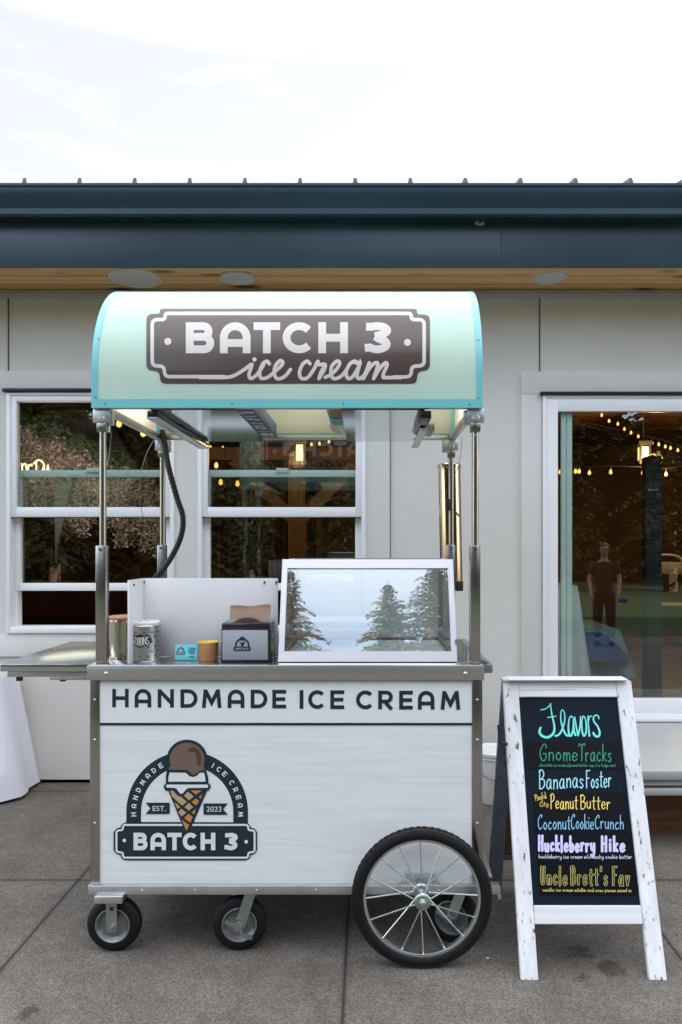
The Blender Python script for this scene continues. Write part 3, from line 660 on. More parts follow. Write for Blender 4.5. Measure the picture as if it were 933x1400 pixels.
def rnd(a, b_): return random.uniform(a, b_)
def leafset(q, c, size, n, spread, mi_choices):
    for _ in range(n):
        p = Vector(c) + Vector((rnd(-1, 1) * spread[0], rnd(-1, 1) * spread[1], rnd(-1, 1) * spread[2]))
        a = Vector((rnd(-1, 1), rnd(-1, 1), rnd(-1, 1))).normalized(); b_ = a.orthogonal().normalized(); s_ = size * rnd(.6, 1.3)
        q.quad(p - a * s_, p - b_ * s_ * .45, p + a * s_, p + b_ * s_ * .45, mi=random.choice(mi_choices))
fw = thing('flower_garland', 'pink and white hanging flower garland behind the left window', 'flowers', W(120, 700, 6.9))
q = B(); q2 = B()
for k in range(60):
    px = rnd(24, 236); py0 = 560 + (px - 24) * .42 + rnd(0, 14)
    ln = rnd(60, 130)
    for j in range(int(ln / 4)):
        c = W(px + rnd(-5, 5), py0 + j * 4, 6.9 + rnd(-.1, .1))
        (leafset(q2, c, .035, 3, (.05, .05, .04), (0, 0, 1)) if j < 4 or random.random() < .10 else leafset(q, c, .019, 18, (.05, .05, .04), (0, 0, 1, 2)))
q.out('blossom', [mat('pink petals', (0.62, 0.44, 0.40), 0.8), mat('white petals', (0.74, 0.66, 0.62), 0.8), mat('dusky petals', (0.34, 0.21, 0.18), 0.8)], fw, smooth=False)
q2.out('foliage', [mat('garland leaf', (0.07, 0.11, 0.04), 0.7), mat('dark garland leaf', (0.03, 0.06, 0.03), 0.7)], fw, smooth=False)
# warm script sign half hidden behind the window frame
D = Decal(); D.at(0, 0, 1)
for p in ([(30, 634), (31, 645)], [(31, 637), (35, 634), (37, 644)], [(39, 644), (39, 636)], [(39, 639), (42, 635), (44, 637)], [(50, 630), (50, 645)], [(46, 634), (53, 629), (60, 634), (58, 643), (49, 646)], [(61, 636), (61, 643), (64, 644), (66, 636)], [(66, 636), (67, 645)]):
    D.stroke(p, 2.0, 0, smooth=4 if len(p) > 2 else 0)
ns = D.out('neon_sign', emis('neon', (1.0, 0.72, 0.36), 0.45), lambda u, v, h: W(u, v, 6.7) + Vector((0, -h, 0)), None)
nl = bpy.data.lights.new('neon_glow', 'POINT'); nl.energy = 4; nl.specular_factor = 0.05; nl.color = (1.0, 0.86, 0.70); nl.shadow_soft_size = .5
no = bpy.data.objects.new('neon_glow', nl); COL.objects.link(no); no.parent = ns; no.location = W(95, 640, 6.1)
tag(ns, 'glowing warm script sign in front of the flowers, half hidden by the frame', 'neon sign')
ctn = thing('window_curtain', 'pale curtain tied back low behind the left window', 'curtain', W(85, 760, 6.6))
q = B(); q.prism([W(74, 660, 6.6), W(100, 655, 6.6), W(78, 745, 6.6), W(76, 770, 6.6)], (0, .05, 0)); q.out('drape', mat('curtain cloth', (0.16, 0.15, 0.16), 0.9, var=0.3, vscale=6, vstretch=(6, 6, .5)), ctn)
for nm, pxs, d, lab in (('greenery_column', 270 + 76, 7.2, 'dark greenery wrapped pole inside the middle window'),):
    t = thing(nm, lab, 'plant', W(342, 800, d)); xq = (342 - CX) * d / F
    q = B(); q.cyl((xq, d, FL), (xq, d, 2.9), .03, seg=10); q.out('pole', M_WIRE, t)
    q = B()
    for j in range(220): leafset(q, (xq, d, rnd(FL + .2, 2.9)), .045, 2, (.09, .09, .05), (0,))
    leafset(q, (xq, d, 1.75), .05, 120, (.2, .16, .14), (0,)); q.out('leaves', mat('dark garland leaf', (0.03, 0.06, 0.03)), t, smooth=False)
cur = thing('backdrop_curtain', 'long brown grey curtain hanging inside the middle window', 'curtain', W(400, 800, 9.6))
q = B(); pts = []
for k in range(60): pts.append(W(288 + k * 2.6, 640, 9.6) + Vector((0, .05 * math.sin(k * 1.1), 0)))
for k in range(59):
    a, b_ = pts[k], pts[k + 1]; q.quad(a, b_, (b_.x, b_.y, FL), (a.x, a.y, FL))
q.out('drape', mat('brown drape', (0.20, 0.14, 0.115), 0.9), cur)
# column speaker just inside the door
sx, sy = (891.3 - CX) * 5.25 / F, 5.25
sp = thing('column_speaker', 'tall slim black column loudspeaker standing inside the glass door', 'speaker', (sx, sy, FL))
q = B(); q.box(sx - .056, sx + .056, sy - .05, sy + .05, FL + .03, H + (CY - 623) * 5.2 / F, .014); q.out('column', mat('black plastic', (0.006, 0.007, 0.012), 0.5), sp)
q = B(); q.box(sx - .17, sx + .17, sy - .2, sy + .2, FL, FL + .035, .01); q.out('base', MATS['black plastic'], sp)
D = Decal(); D.text('BOSE', 886.5, 900.5, 668.4, 671.2)
def spmap(u, v, h): return W(u, v, sy - .05) + Vector((-.0 + (670 - v) * .0012, -.0015 - h, 0))
D.out('maker_mark', mat('white print', (0.7, 0.7, 0.7), 0.5), spmap, sp)
# draped tables and folding chairs inside the door
M_CLOTH = mat('white cloth', (0.74, 0.74, 0.78), 0.9, var=0.05, vscale=4)
M_BLUE = mat('blue cloth', (0.02, 0.09, 0.27), 0.8, var=0.3, vscale=5)
def skirt(q, x0, x1, y0, y1, zt, zb, flare, waves, amp, rows=10, per=None, mi=0):
    """cloth lying on a rectangular top and hanging in folds to zb"""
    n = 160; ring0 = []
    corners = [(x0, y0), (x1, y0), (x1, y1), (x0, y1)]; peri = []
    lens = [x1 - x0, y1 - y0, x1 - x0, y1 - y0]; tot = sum(lens)
    for k in range(n):
        s_ = tot * k / n; e = 0
        while s_ > lens[e]: s_ -= lens[e]; e += 1
        a, b_ = Vector(corners[e]), Vector(corners[(e + 1) % 4]); t_ = s_ / lens[e]
        p = a.lerp(b_, t_); cx_, cy_ = (x0 + x1) / 2, (y0 + y1) / 2
        o = Vector(((p.x - cx_) / (x1 - x0), (p.y - cy_) / (y1 - y0)));
        nrm = Vector((0, -1)) if e == 0 else Vector((1, 0)) if e == 1 else Vector((0, 1)) if e == 2 else Vector((-1, 0))
        cor = max(0, 1 - min(s_, lens[e] - s_) / .16)
        nrm = (nrm + o * cor).normalized(); peri.append((p, nrm, cor, k / n))
    rings = []
    for r_ in range(rows + 1):
        f = r_ / rows; ring = []
        for p, nrm, cor, u in peri:
            off = flare * f * (1 + 1.1 * cor) + amp * f * math.sin(u * waves * 2 * math.pi + 1.3 * math.sin(u * 17)) + (.006 if r_ else 0)
            z = zt - (zt - zb) * f ** .96 - (.004 if r_ == 0 else 0) + (amp * .4 * math.sin(u * 31) * f)
            ring.append(q.bm.verts.new((p.x + nrm.x * off, p.y + nrm.y * off, max(z, .006 + .0 * u))))
        rings.append(ring)
    for a, b_ in zip(rings, rings[1:]):
        for k in range(n): q.bm.faces.new((a[k], a[(k + 1) % n], b_[(k + 1) % n], b_[k])).material_index = mi
    q.bm.faces.new(rings[0]).material_index = mi
q = B(); cx_ = (772 - CX) * 5.5 / F; skirt(q, cx_ - .5, cx_ + .07, 5.4, 6.2, H + (CY - 800) * 5.4 / F, FL + .01, .06, 14, .015)
tag(q.out('draped_table', M_CLOTH, smooth=True, angle=60), 'tall white draped table at the left inside the glass door', 'table')
q = B(); skirt(q, 1.40, 1.80, 5.75, 6.5, .84, FL + .25, .10, 18, .02)
tag(q.out('blue_draped_table', M_BLUE, smooth=True, angle=60), 'table with rumpled blue cloth inside the glass door', 'table')
q = B(); skirt(q, 1.70, 1.95, 5.80, 6.6, .86, FL + .1, .06, 18, .02)
tag(q.out('white_runner', mat('pale cloth', (0.26, 0.36, 0.40), 0.9), smooth=True, angle=60), 'pale cloth hanging over the end of the blue table', 'cloth')
def chair(label, x, y, rz):
    t = thing('folding_chair', label, 'chair', (0, 0, 0))
    m = mat('white resin', (0.45, 0.45, 0.45), 0.45)
    q = B(); q.box(-.2, .2, -.2, .2, .43, .46, .01); q.out('seat', m, t)
    for s_ in (-1, 1):
        q = B(); q.tube([(s_ * .2, .25, 0), (s_ * .2, -.05, .45), (s_ * .2, -.24, .9)], .014, 8); q.out('leg', m, t)
        q = B(); q.tube([(s_ * .18, -.22, 0), (s_ * .18, .2, .45)], .013, 8); q.out('leg', m, t)
    q = B(); q.tube([(-.2, -.24, .9), (-.14, -.255, .98), (0, -.26, 1.0), (.14, -.255, .98), (.2, -.24, .9)], .016, 8, smooth=3)
    q.box(-.19, .19, -.245, -.225, .78, .92, .006); q.out('backrest', m, t)
    t.location = (x, y, FL); t.rotation_euler = (0, 0, rz); return t
chair('white folding chair beyond the column speaker inside the glass door', 3.35, 8.4, R(160))
HOOD_POWER = 0.34

# ================================================================== the cart (front plane at FY)
FY = 2.75; SCL = F / FY
def fx(px): return (px - CX) / SCL
def fz(py): return H + (CY - py) / SCL
XL, XR, YB = fx(122), fx(660), FY + .86
XC = (XL + XR) / 2
cart = thing('ice_cream_cart', 'white panelled ice cream cart with mint barrel canopy and spoked wheel', 'food cart', (XC, FY + .4, 0))
ZT = fz(908.5)                                   # counter height

# body panels
def whitewash():
    m = bpy.data.materials.new('white washed ply'); m.use_nodes = True
    n = m.node_tree.nodes; l = m.node_tree.links.new; b = n['Principled BSDF']; b.inputs['Roughness'].default_value = 0.38; b.inputs['Coat Weight'].default_value = 0.25
    tc = n.new('ShaderNodeTexCoord')
    def nz(st, sc, det, dist):
        mp = n.new('ShaderNodeMapping'); mp.inputs['Scale'].default_value = st; l(tc.outputs['Object'], mp.inputs[0])
        t = n.new('ShaderNodeTexNoise'); t.inputs['Scale'].default_value = sc; t.inputs['Detail'].default_value = det; t.inputs['Distortion'].default_value = dist
        l(mp.outputs[0], t.inputs['Vector']); return t.outputs['Fac']
    def rp(src, a, ca, z, cz):
        r = n.new('ShaderNodeValToRGB'); r.color_ramp.elements[0].position = a; r.color_ramp.elements[1].position = z
        r.color_ramp.elements[0].color = (*ca, 1); r.color_ramp.elements[1].color = (*cz, 1); l(src, r.inputs[0]); return r.outputs[0]
    a = rp(nz((.5, 1, 9), 3.2, 8, 1.6), .35, (0.69, 0.71, 0.72), .6, (0.76, 0.775, 0.785))
    c = rp(nz((.25, 1, 16), 5.0, 6, .7), .36, (0.965, 0.97, 0.975), .48, (1, 1, 1))
    k = n.new('ShaderNodeMix'); k.data_type = 'RGBA'; k.blend_type = 'MULTIPLY'; k.inputs[0].default_value = 1; l(a, k.inputs[6]); l(c, k.inputs[7]); l(k.outputs[2], b.inputs['Base Color'])
    bp = n.new('ShaderNodeBump'); bp.inputs['Strength'].default_value = 0.15; bp.inputs['Distance'].default_value = 0.002; l(nz((.25, 1, 16), 5.0, 6, .7), bp.inputs['Height']); l(bp.outputs[0], b.inputs['Normal'])
    return m
M_WASH = whitewash()
M_PANEL = mat('white panel', (0.74, 0.755, 0.765), 0.3, var=0.02, vscale=2)
zr = fz(1209)
g = B(); g.box(fx(136), fx(646), FY + .004, FY + .02, zr, fz(992)); fp = g.out('front_panel', M_WASH, cart, smooth=False)
g = B(); g.box(fx(136), fx(646), FY + .003, FY + .02, fz(988.5), fz(929)); hp = g.out('header_panel', M_PANEL, cart, smooth=False)
g = B(); g.box(fx(136), fx(646), FY + .002, FY + .019, fz(992) + .0005, fz(988.5) - .0005); g.out('navy_stripe', M_NAVY, cart, smooth=False)
g = B(); g.box(XL + .004, XL + .02, FY + .03, YB - .03, zr, fz(931)); g.box(XR - .02, XR - .004, FY + .03, YB - .03, zr, fz(931)); g.box(XL + .02, XR - .02, YB - .02, YB - .004, zr, fz(931)); g.box(XL + .02, XR - .02, FY + .03, YB - .03, zr, zr + .012)
g.out('cabinet', M_WASH, cart, smooth=False)
for x0, x1 in ((fx(123), fx(136.5)), (fx(645.5), fx(660))):
    for y0, y1, t in ((FY, FY + .035, 0), (YB - .035, YB, 1)):
        g = B(); g.box(x0, x1, y0, y1, zr, fz(930.5), .002)
        if not t:
            for py in (957, 1012, 1126): g.sph(((x0 + x1) / 2, FY, fz(py)), .0055, 0, 2, (1, .5, 1))
        g.out('corner_upright', M_STEELV, cart)
# base rail and the ears that stick out
g = B(); g.box(XL - .001, fx(684), FY - .012, FY + .03, fz(1221.5), fz(1209.3), .003); g.box(XL, XR, YB - .03, YB + .01, fz(1221.5), fz(1209.3), .003)
for x in (XL + .002, XR - .03): g.box(x, x + .028, FY + .031, YB - .031, fz(1221.5), fz(1209.3), .002)
g.box(fx(680), fx(685), FY - .012, FY + .028, fz(1228), fz(1221), .002)
for px in (196, 268, 352, 433, 500, 600): g.sph((fx(px), FY - .012, fz(1215)), .0035, 0, 1)
g.out('base_rail', M_ALU, cart)
g = B(); g.prism([(XR + .001, FY + .05, fz(1209)), (fx(677), FY + .05, fz(1209)), (fx(661), FY + .05, fz(1152)), (XR + .001, FY + .05, fz(1152))], (0, .006, 0)); g.out('gusset', M_ALU, cart, smooth=False)
# counter
g = B(); g.box(XL - .002, XR + .003, FY - .006, YB + .01, fz(930), ZT, .004); ct = g.out('counter', M_POLISH, cart)
g = B(); g.box(XL - .004, XR + .005, FY - .010, FY - .0065, fz(929.5), ZT - .002, .0012)
for px in (146.5, 636): g.sph((fx(px), FY - .011, fz(920.5)), .0075, 0, 2, (1, .5, 1))
g.out('counter_apron', M_STEEL, cart)
g = B(); g.box(XR + .012, XR + .046, FY + .05, FY + .82, ZT - .040, ZT - .006, .003); g.tube([(XR - .02, FY + .045, ZT + .03), (XR + .0, FY + .05, ZT + .012), (XR + .03, FY + .07, ZT - .002)], .008, 8, smooth=3); g.out('side_rail', mat('grey steel', (0.30, 0.31, 0.32), 0.4, 0.8), cart)
g = B(); g.prism([(fx(625), FY + .06, ZT + .001), (fx(643), FY + .06, ZT + .001), (fx(643), FY + .06, ZT + .055), (fx(633), FY + .06, ZT + .085), (fx(625), FY + .06, ZT + .085)], (0, .004, 0)); g.out('filler_plate', M_ALU, cart, smooth=False)
# folding side shelf
g = B(); sx0, sx1 = -1.372, XL - .012
g.box(sx0, sx1, FY + .04, FY + .70, ZT - .033, ZT - .004, .003)
sh = g.out('side_shelf', M_POLISH, cart)
g = B(); g.box(sx0 + .022, sx1, FY + .052, FY + .68, ZT - .055, ZT - .034, .002); g.box(-1.19, sx1, FY + .05, FY + .075, ZT - .066, ZT - .0555, .001); g.out('shelf_frame', M_STEEL, sh)
g = B()
for x, y in ((sx0 + .06, FY + .07), (-1.145, FY + .062), (sx0 + .06, FY + .6)): g.cyl((x, y, ZT - .072), (x, y, ZT - .055), .012, seg=12)
g.out('shelf_bumper', M_DARK, sh)

# canopy posts
YR = FY + .822
def post(xc, y, pyt, x_side):
    zsl = 1.503 if y < FY + .3 else H + (CY - 745) * (y) / F
    zb = 2.008
    g = B(); g.box(xc - .019, xc + .019, y - .02, y + .02, ZT, zsl, .003)
    g.cyl((xc, y - .021, zsl - .014), (xc, y - .025, zsl - .014), .006, seg=10); g.box(xc - .012, xc + .03 * x_side, y - .026, y - .021, ZT, ZT + .006)
    sl = g.out('canopy_post', M_STEELV, cart)
    g = B(); g.cyl((xc + .002, y, zsl - .01), (xc + .002, y, zb - .06), .0125, seg=18); g.out('inner_tube', M_TUBE, sl)
    g = B(); g.box(xc - .016, xc + .020, y - .018, y + .018, zb - .085, zb - .052, .003); g.sph((xc + .002, y - .018, zb - .10), .006, 0, 1); g.out('tube_collar', M_TUBE, sl)
    g = B(); g.box(xc - .030, xc + .034, y - .016, y - .010, zb - .052, zb - .0005, .002); g.box(xc + .018 * x_side, xc + .040 * x_side, y - .008, y + .02, zb - .058, zb - .004, .002)
    g.lathe([(0, -.008), (.010, -.008), (.013, -.005), (.015, 0), (.015, .003)], (xc + .002, y - .018, zb - .036), 'y', 16); g.cyl((xc + .002, y - .03, zb - .036), (xc + .002, y - .018, zb - .036), .006, seg=6)
    g.out('canopy_bracket', M_ALU, sl)
post(fx(137), FY + .025, 745, 1); post(fx(650.5), FY + .025, 745, -1); post((222 - CX) * YR / F, YR, 745, 1); post((616.5 - CX) * YR / F, YR, 745, -1)

# canopy: barrel shell
CB = 2.008; CR = .42; CV = .125; CL = 2 * CV + math.pi * CR; CXL, CXR = fx(126), fx(660); CY0 = FY - .006
def cprof(s, off=0.0):
    if s < CV: return (CY0 - off, CB + s, (0, -1, 0))
    if s > CL - CV: return (CY0 + 2 * CR + off, CB + (CL - s), (0, 1, 0))
    a = (s - CV) / CR; n = (0, -math.cos(a), math.sin(a))
    return (CY0 + CR - (CR + off) * math.cos(a), CB + CV + (CR + off) * math.sin(a), n)
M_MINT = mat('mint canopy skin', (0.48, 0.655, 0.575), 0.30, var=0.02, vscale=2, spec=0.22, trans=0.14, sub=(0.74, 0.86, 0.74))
M_TEAL = mat('unlit canopy edge', (0.18, 0.53, 0.55), 0.3, var=0.03, vscale=3, coat=0.1, coat_rough=0.2)  # deeper teal paints in the unlit look of the framed edges
M_LINER = mat('white canopy liner', (0.88, 0.84, 0.78), 0.5, trans=0.55, sub=(0.97, 0.90, 0.78))
NS = 56
def shell(x0, x1, s0, s1, off0, off1, name, mats, parent, n=NS):
    g = B(); rows = []
    for i in range(n + 1):
        s_ = s0 + (s1 - s0) * i / n; o = cprof(s_, off1); q = cprof(s_, off0)
        rows.append([g.bm.verts.new((x0, o[0], o[1])), g.bm.verts.new((x1, o[0], o[1])), g.bm.verts.new((x1, q[0], q[1])), g.bm.verts.new((x0, q[0], q[1]))])
    for a, b_ in zip(rows, rows[1:]):
        for k in range(4):
            f = g.bm.faces.new((a[k], a[(k + 1) % 4], b_[(k + 1) % 4], b_[k])); f.material_index = 1 if (k == 2 and len(mats) > 1) else 0
    g.bm.faces.new(rows[0]); g.bm.faces.new(rows[-1][::-1])
    return g.out(name, mats, parent, angle=25)
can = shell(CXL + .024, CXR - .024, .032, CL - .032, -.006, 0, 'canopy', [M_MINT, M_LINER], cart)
for x0, x1 in ((CXL, CXL + .0235), (CXR - .0235, CXR)): shell(x0, x1, 0, CL, -.012, .001, 'canopy_unlit_edge', [M_TEAL], can)
shell(CXL + .0237, CXR - .0237, 0, .0315, -.012, .001, 'canopy_unlit_edge', [M_TEAL], can, 4); shell(CXL + .0237, CXR - .0237, CL - .0315, CL, -.012, .001, 'canopy_unlit_edge', [M_TEAL], can, 4)
g = B()
for px, py in ((133.5, 462), (132, 543), (145, 552), (318, 552), (470, 552), (642, 553.5), (654, 545), (655, 464)):
    s_ = fz(py) - CB; s_ = s_ if s_ < CV else CV + CR * math.asin(min(1, (s_ - CV) / CR)); o = cprof(max(.006, s_), .001)
    g.sph((fx(px), o[0], o[1]), .0036, 0, 1, (1, .6, 1))
g.out('rivet', mat('rivet', (0.12, 0.16, 0.17), 0.4, 0.8), can)
for x0, x1 in ((CXL + .002, CXL + .006), (CXR - .006, CXR - .002)):     # arched end cheeks
    g = B(); pts = [(x0, *cprof(CL * i / 40, -.013)[:2]) for i in range(41)]; pts = [(x0, p[1], p[2]) for p in pts]; g.prism(pts, (x1 - x0, 0, 0)); g.out('canopy_cheek', M_LINER, can, smooth=False)
# frame of angle along the lower rim, on the ends
g = B()
for x in (CXL + .012, CXR - .036): g.box(x, x + .024, CY0 + .02, CY0 + 2 * CR - .02, CB - .003, CB + .02, .002)
g.box(CXL + .04, CXR - .04, CY0 + .013, CY0 + .03, CB - .001, CB + .02, .002); g.box(CXL + .04, CXR - .04, CY0 + 2 * CR - .03, CY0 + 2 * CR - .013, CB - .001, CB + .02, .002)
g.out('canopy_frame', M_STEEL, can)
# polished shelves hung below the canopy
zs = CB - .006
for x0, x1, lab in ((-.80, -.487, 0), (-.099, .21, 0)):
    g = B(); g.box(x0, x1, CY0 + .012, CY0 + 2 * CR + .0, zs, zs + .004); g.out('canopy_shelf', mat('mirror steel', (0.68, 0.72, 0.74), 0.10, 1.0), can, smooth=False)
g = B(); g.box(-.815, -.775, CY0 + .02, CY0 + 2 * CR + .05, zs - .024, zs - .001, .003); lt = g.out('light_bar', mat('black enamel', (0.012, 0.013, 0.016), 0.25), can)
for lx in (-.90, -.30, .31):      # area lamps added between the shelves, shining up to brighten the hood
    la = bpy.data.lights.new('hood_lamp', 'AREA'); la.shape = 'RECTANGLE'; la.size = .06; la.size_y = .5; la.energy = HOOD_POWER; la.color = (1.0, 0.93, 0.84)
    lo = bpy.data.objects.new('hood_lamp', la); COL.objects.link(lo); lo.parent = lt; lo.location = (lx, FY + .40, CB + .015); lo.rotation_euler = (R(180), 0, 0)
g = B(); g.box(-.8155, -.8115, CY0 + .02, CY0 + 2 * CR + .05, zs - .030, zs - .003, .001); g.box(-.81, -.775, CY0 + .02, CY0 + 2 * CR + .05, zs - .0285, zs - .0245, .001); g.out('light_bar_rim', M_ALU, lt)
g = B(); g.box(.195, .235, CY0 + .015, CY0 + .42, zs - .03, zs - .001, .003); lt = g.out('light_bar', MATS['black enamel'], can)
g = B(); g.box(.205, .238, CY0 + .20, CY0 + .78, zs - .040, zs - .034, .001)
for k in range(5): g.box(.24 + k * .007, .243 + k * .007, CY0 + .28, CY0 + .50, zs - .03, zs - .004)
for y in (CY0 + .23, CY0 + .72): g.cyl((.2215, y, zs - .0402), (.2215, y, zs - .044), .005, seg=8)
g.out('slotted_bracket', M_ALU, lt)
# wires, conduit, cone dispenser
def pix(pts): return [W(*p) for p in pts]
g = B(); g.tube(pix([(146, 566, 2.80), (152, 590, 2.85), (149, 625, 2.85), (140, 655, 2.80)]), .0016, 6, smooth=6); g.out('thin_wire', mat('grey wire', (0.2, 0.19, 0.17), 0.4, 0.6), cart)
g = B(); g.tube(pix([(213, 598, 3.54), (200, 622, 3.5), (192, 655, 3.48), (192, 690, 3.5), (203, 722, 3.53), (217, 746, 3.54)]), .0016, 6, smooth=6); g.out('thin_wire', MATS['grey wire'], cart)
g = B(); g.tube(pix([(632, 598, 3.55), (629, 628, 3.56), (622, 650, 3.54)]), .0014, 6, smooth=5); g.out('thin_wire', MATS['grey wire'], cart)
g = B(); cp = catmull(pix([(222, 588, 3.53), (227, 618, 3.52), (231, 640, 3.5), (242, 680, 3.5), (250, 705, 3.5), (249, 728, 3.5), (240, 752, 3.51), (225, 776, 3.53), (208, 795, 3.58)]), 14)
g.tube(cp, [.0145 if i % 2 else .0115 for i in range(len(cp))], 10); g.out('corrugated_conduit', M_DARK, cart, angle=80)
g = B(); a, b_ = W(614.5, 637, 3.64), W(617.5, 797, 3.64)
g.cyl(a, b_, .054, seg=36); g.lathe([(.055, -.012), (.057, -.01), (.057, .004), (.053, .008)], a, seg=36); cd = g.out('cone_dispenser', mat('steel with mirrored brown', (0.50, 0.40, 0.32), 0.13, 1.0), cart)  # polished steel, the brown it mirrors is put into its colour
g = B(); c = W(628, 801, 3.60); g.box(c.x - .018, c.x + .018, c.y - .02, c.y + .02, c.z - .024, c.z + .024, .004); c = W(612, 690, 3.55); g.box(c.x - .006, c.x + .012, c.y - .01, c.y + .01, c.z - .028, c.z + .028, .003); g.tube(pix([(620, 696, 3.55), (628, 706, 3.54)]), .004, 8); g.out('dispenser_clip', M_DARK, cd)
# white splash guard round the left half of the counter
M_GUARD = mat('white guard board', (0.76, 0.75, 0.765), 0.35, var=0.02, vscale=3)
gx0, gx1, gz = -.884, -.352, 1.375
g = B(); g.box(gx0, gx1, FY + .18, FY + .188, ZT + .004, gz, .001); g.box(gx0 - .0002, gx0 + .008, FY + .004, FY + .1795, ZT + .001, gz, .001); gd = g.out('splash_guard', M_GUARD, cart)
g = B()
for px in (197, 362, 378): g.cyl(W(px, 796, FY + .1795), W(px, 796, FY + .175), .0042, seg=10)
g.cyl((gx0 + .008, FY + .05, gz - .02), (gx0 + .012, FY + .05, gz - .02), .004, seg=10); g.out('guard_screw', M_DARK, gd)

# glass display case
case = link(bpy.data.objects.new('display_case', None), cart)
bx0, bx1, yb0, yt0, zt = -.334, .334, FY + .04, FY + .184, 1.448
yk = FY + .60
tl = (zt - ZT) ; sl = (yt0 - yb0) / tl
def fr(u, v, n=0):      # point on the sloping front: u across, v height above counter
    return Vector((u, yb0 + sl * v - n * .935, ZT + v + n * .354))
class Slab(B):
    def slab(s, u0, u1, v0, v1, n0, n1, mi=0):
        P_ = [fr(u0, v0, n0), fr(u1, v0, n0), fr(u1, v1, n0), fr(u0, v1, n0)]; s.prism(P_, fr(0, 0, n1) - fr(0, 0, n0), mi); return s
M_CASE = mat('case aluminium', (0.56, 0.56, 0.57), 0.34, 0.75, var=0.05, vscale=8)
g = Slab(); g.slab(bx0, bx1, .003, .040, -.012, .004); g.slab(bx0, bx1, tl - .034, tl, -.012, .004); g.slab(bx0, bx0 + .021, .0405, tl - .0345, -.012, .004); g.slab(bx1 - .021, bx1, .0405, tl - .0345, -.012, .004)
for x0, x1 in ((bx0, bx0 + .02), (bx1 - .02, bx1)):
    g.box(x0, x1, yt0 + .02, yk, zt - .024, zt - .001, .001); g.box(x0, x1, yb0 + .02, yk, ZT + .002, ZT + .03, .001); g.box(x0, x1, yk - .02, yk, ZT + .031, zt - .025, .001)
g.box(bx0 + .021, bx1 - .021, yk - .02, yk, zt - .024, zt - .001, .001); g.box(bx0 + .021, bx1 - .021, yk - .02, yk, ZT + .002, ZT + .03, .001)
g.out('case_frame', M_CASE, case, smooth=False)
g = Slab(); g.slab(bx0 + .0215, bx1 - .0215, .041, tl - .035, -.008, -.003); g.out('front_glass', glass('case glass', 1.9, (0.90, 0.96, 0.97), gain=3.0, wave=0.004), case, smooth=False)
g = B()
for x in (bx0 + .006, bx1 - .010): g.prism([(x, yb0 + sl * .04 + .02, ZT + .031), (x, yk - .021, ZT + .031), (x, yk - .021, zt - .026), (x, yt0 + .01, zt - .026)], (.004, 0, 0))
g.box(bx0 + .02, bx1 - .02, yt0 + .03, yk - .02, zt - .012, zt - .008); g.out('side_glass', glass('clear glass', 1.5, (0.93, 0.97, 0.96)), case, smooth=False)
g = B(); g.box(bx0 + .022, .02, yk - .014, yk - .010, ZT + .032, zt - .026); g.box(-.02, bx1 - .022, yk - .030, yk - .026, ZT + .032, zt - .05, .001); g.out('sliding_door', mat('white case door', (0.80, 0.82, 0.82), 0.4, trans=0.35), case, smooth=False)
g = B(); g.box(bx0 + .024, bx1 - .024, yb0 + .10, yk - .04, ZT + .016, ZT + .02); g.box(bx0 + .03, .02, yk - .30, yk - .06, ZT + .12, ZT + .126); g.box(bx0 + .03, bx1 - .03, yk - .302, yk - .29, ZT + .09, ZT + .10); g.box(-.26, -.06, yk - .2, yk - .14, zt - .10, zt - .07, .004); g.out('case_shelf', mat('case white', (0.78, 0.80, 0.80), 0.4), case, smooth=False)

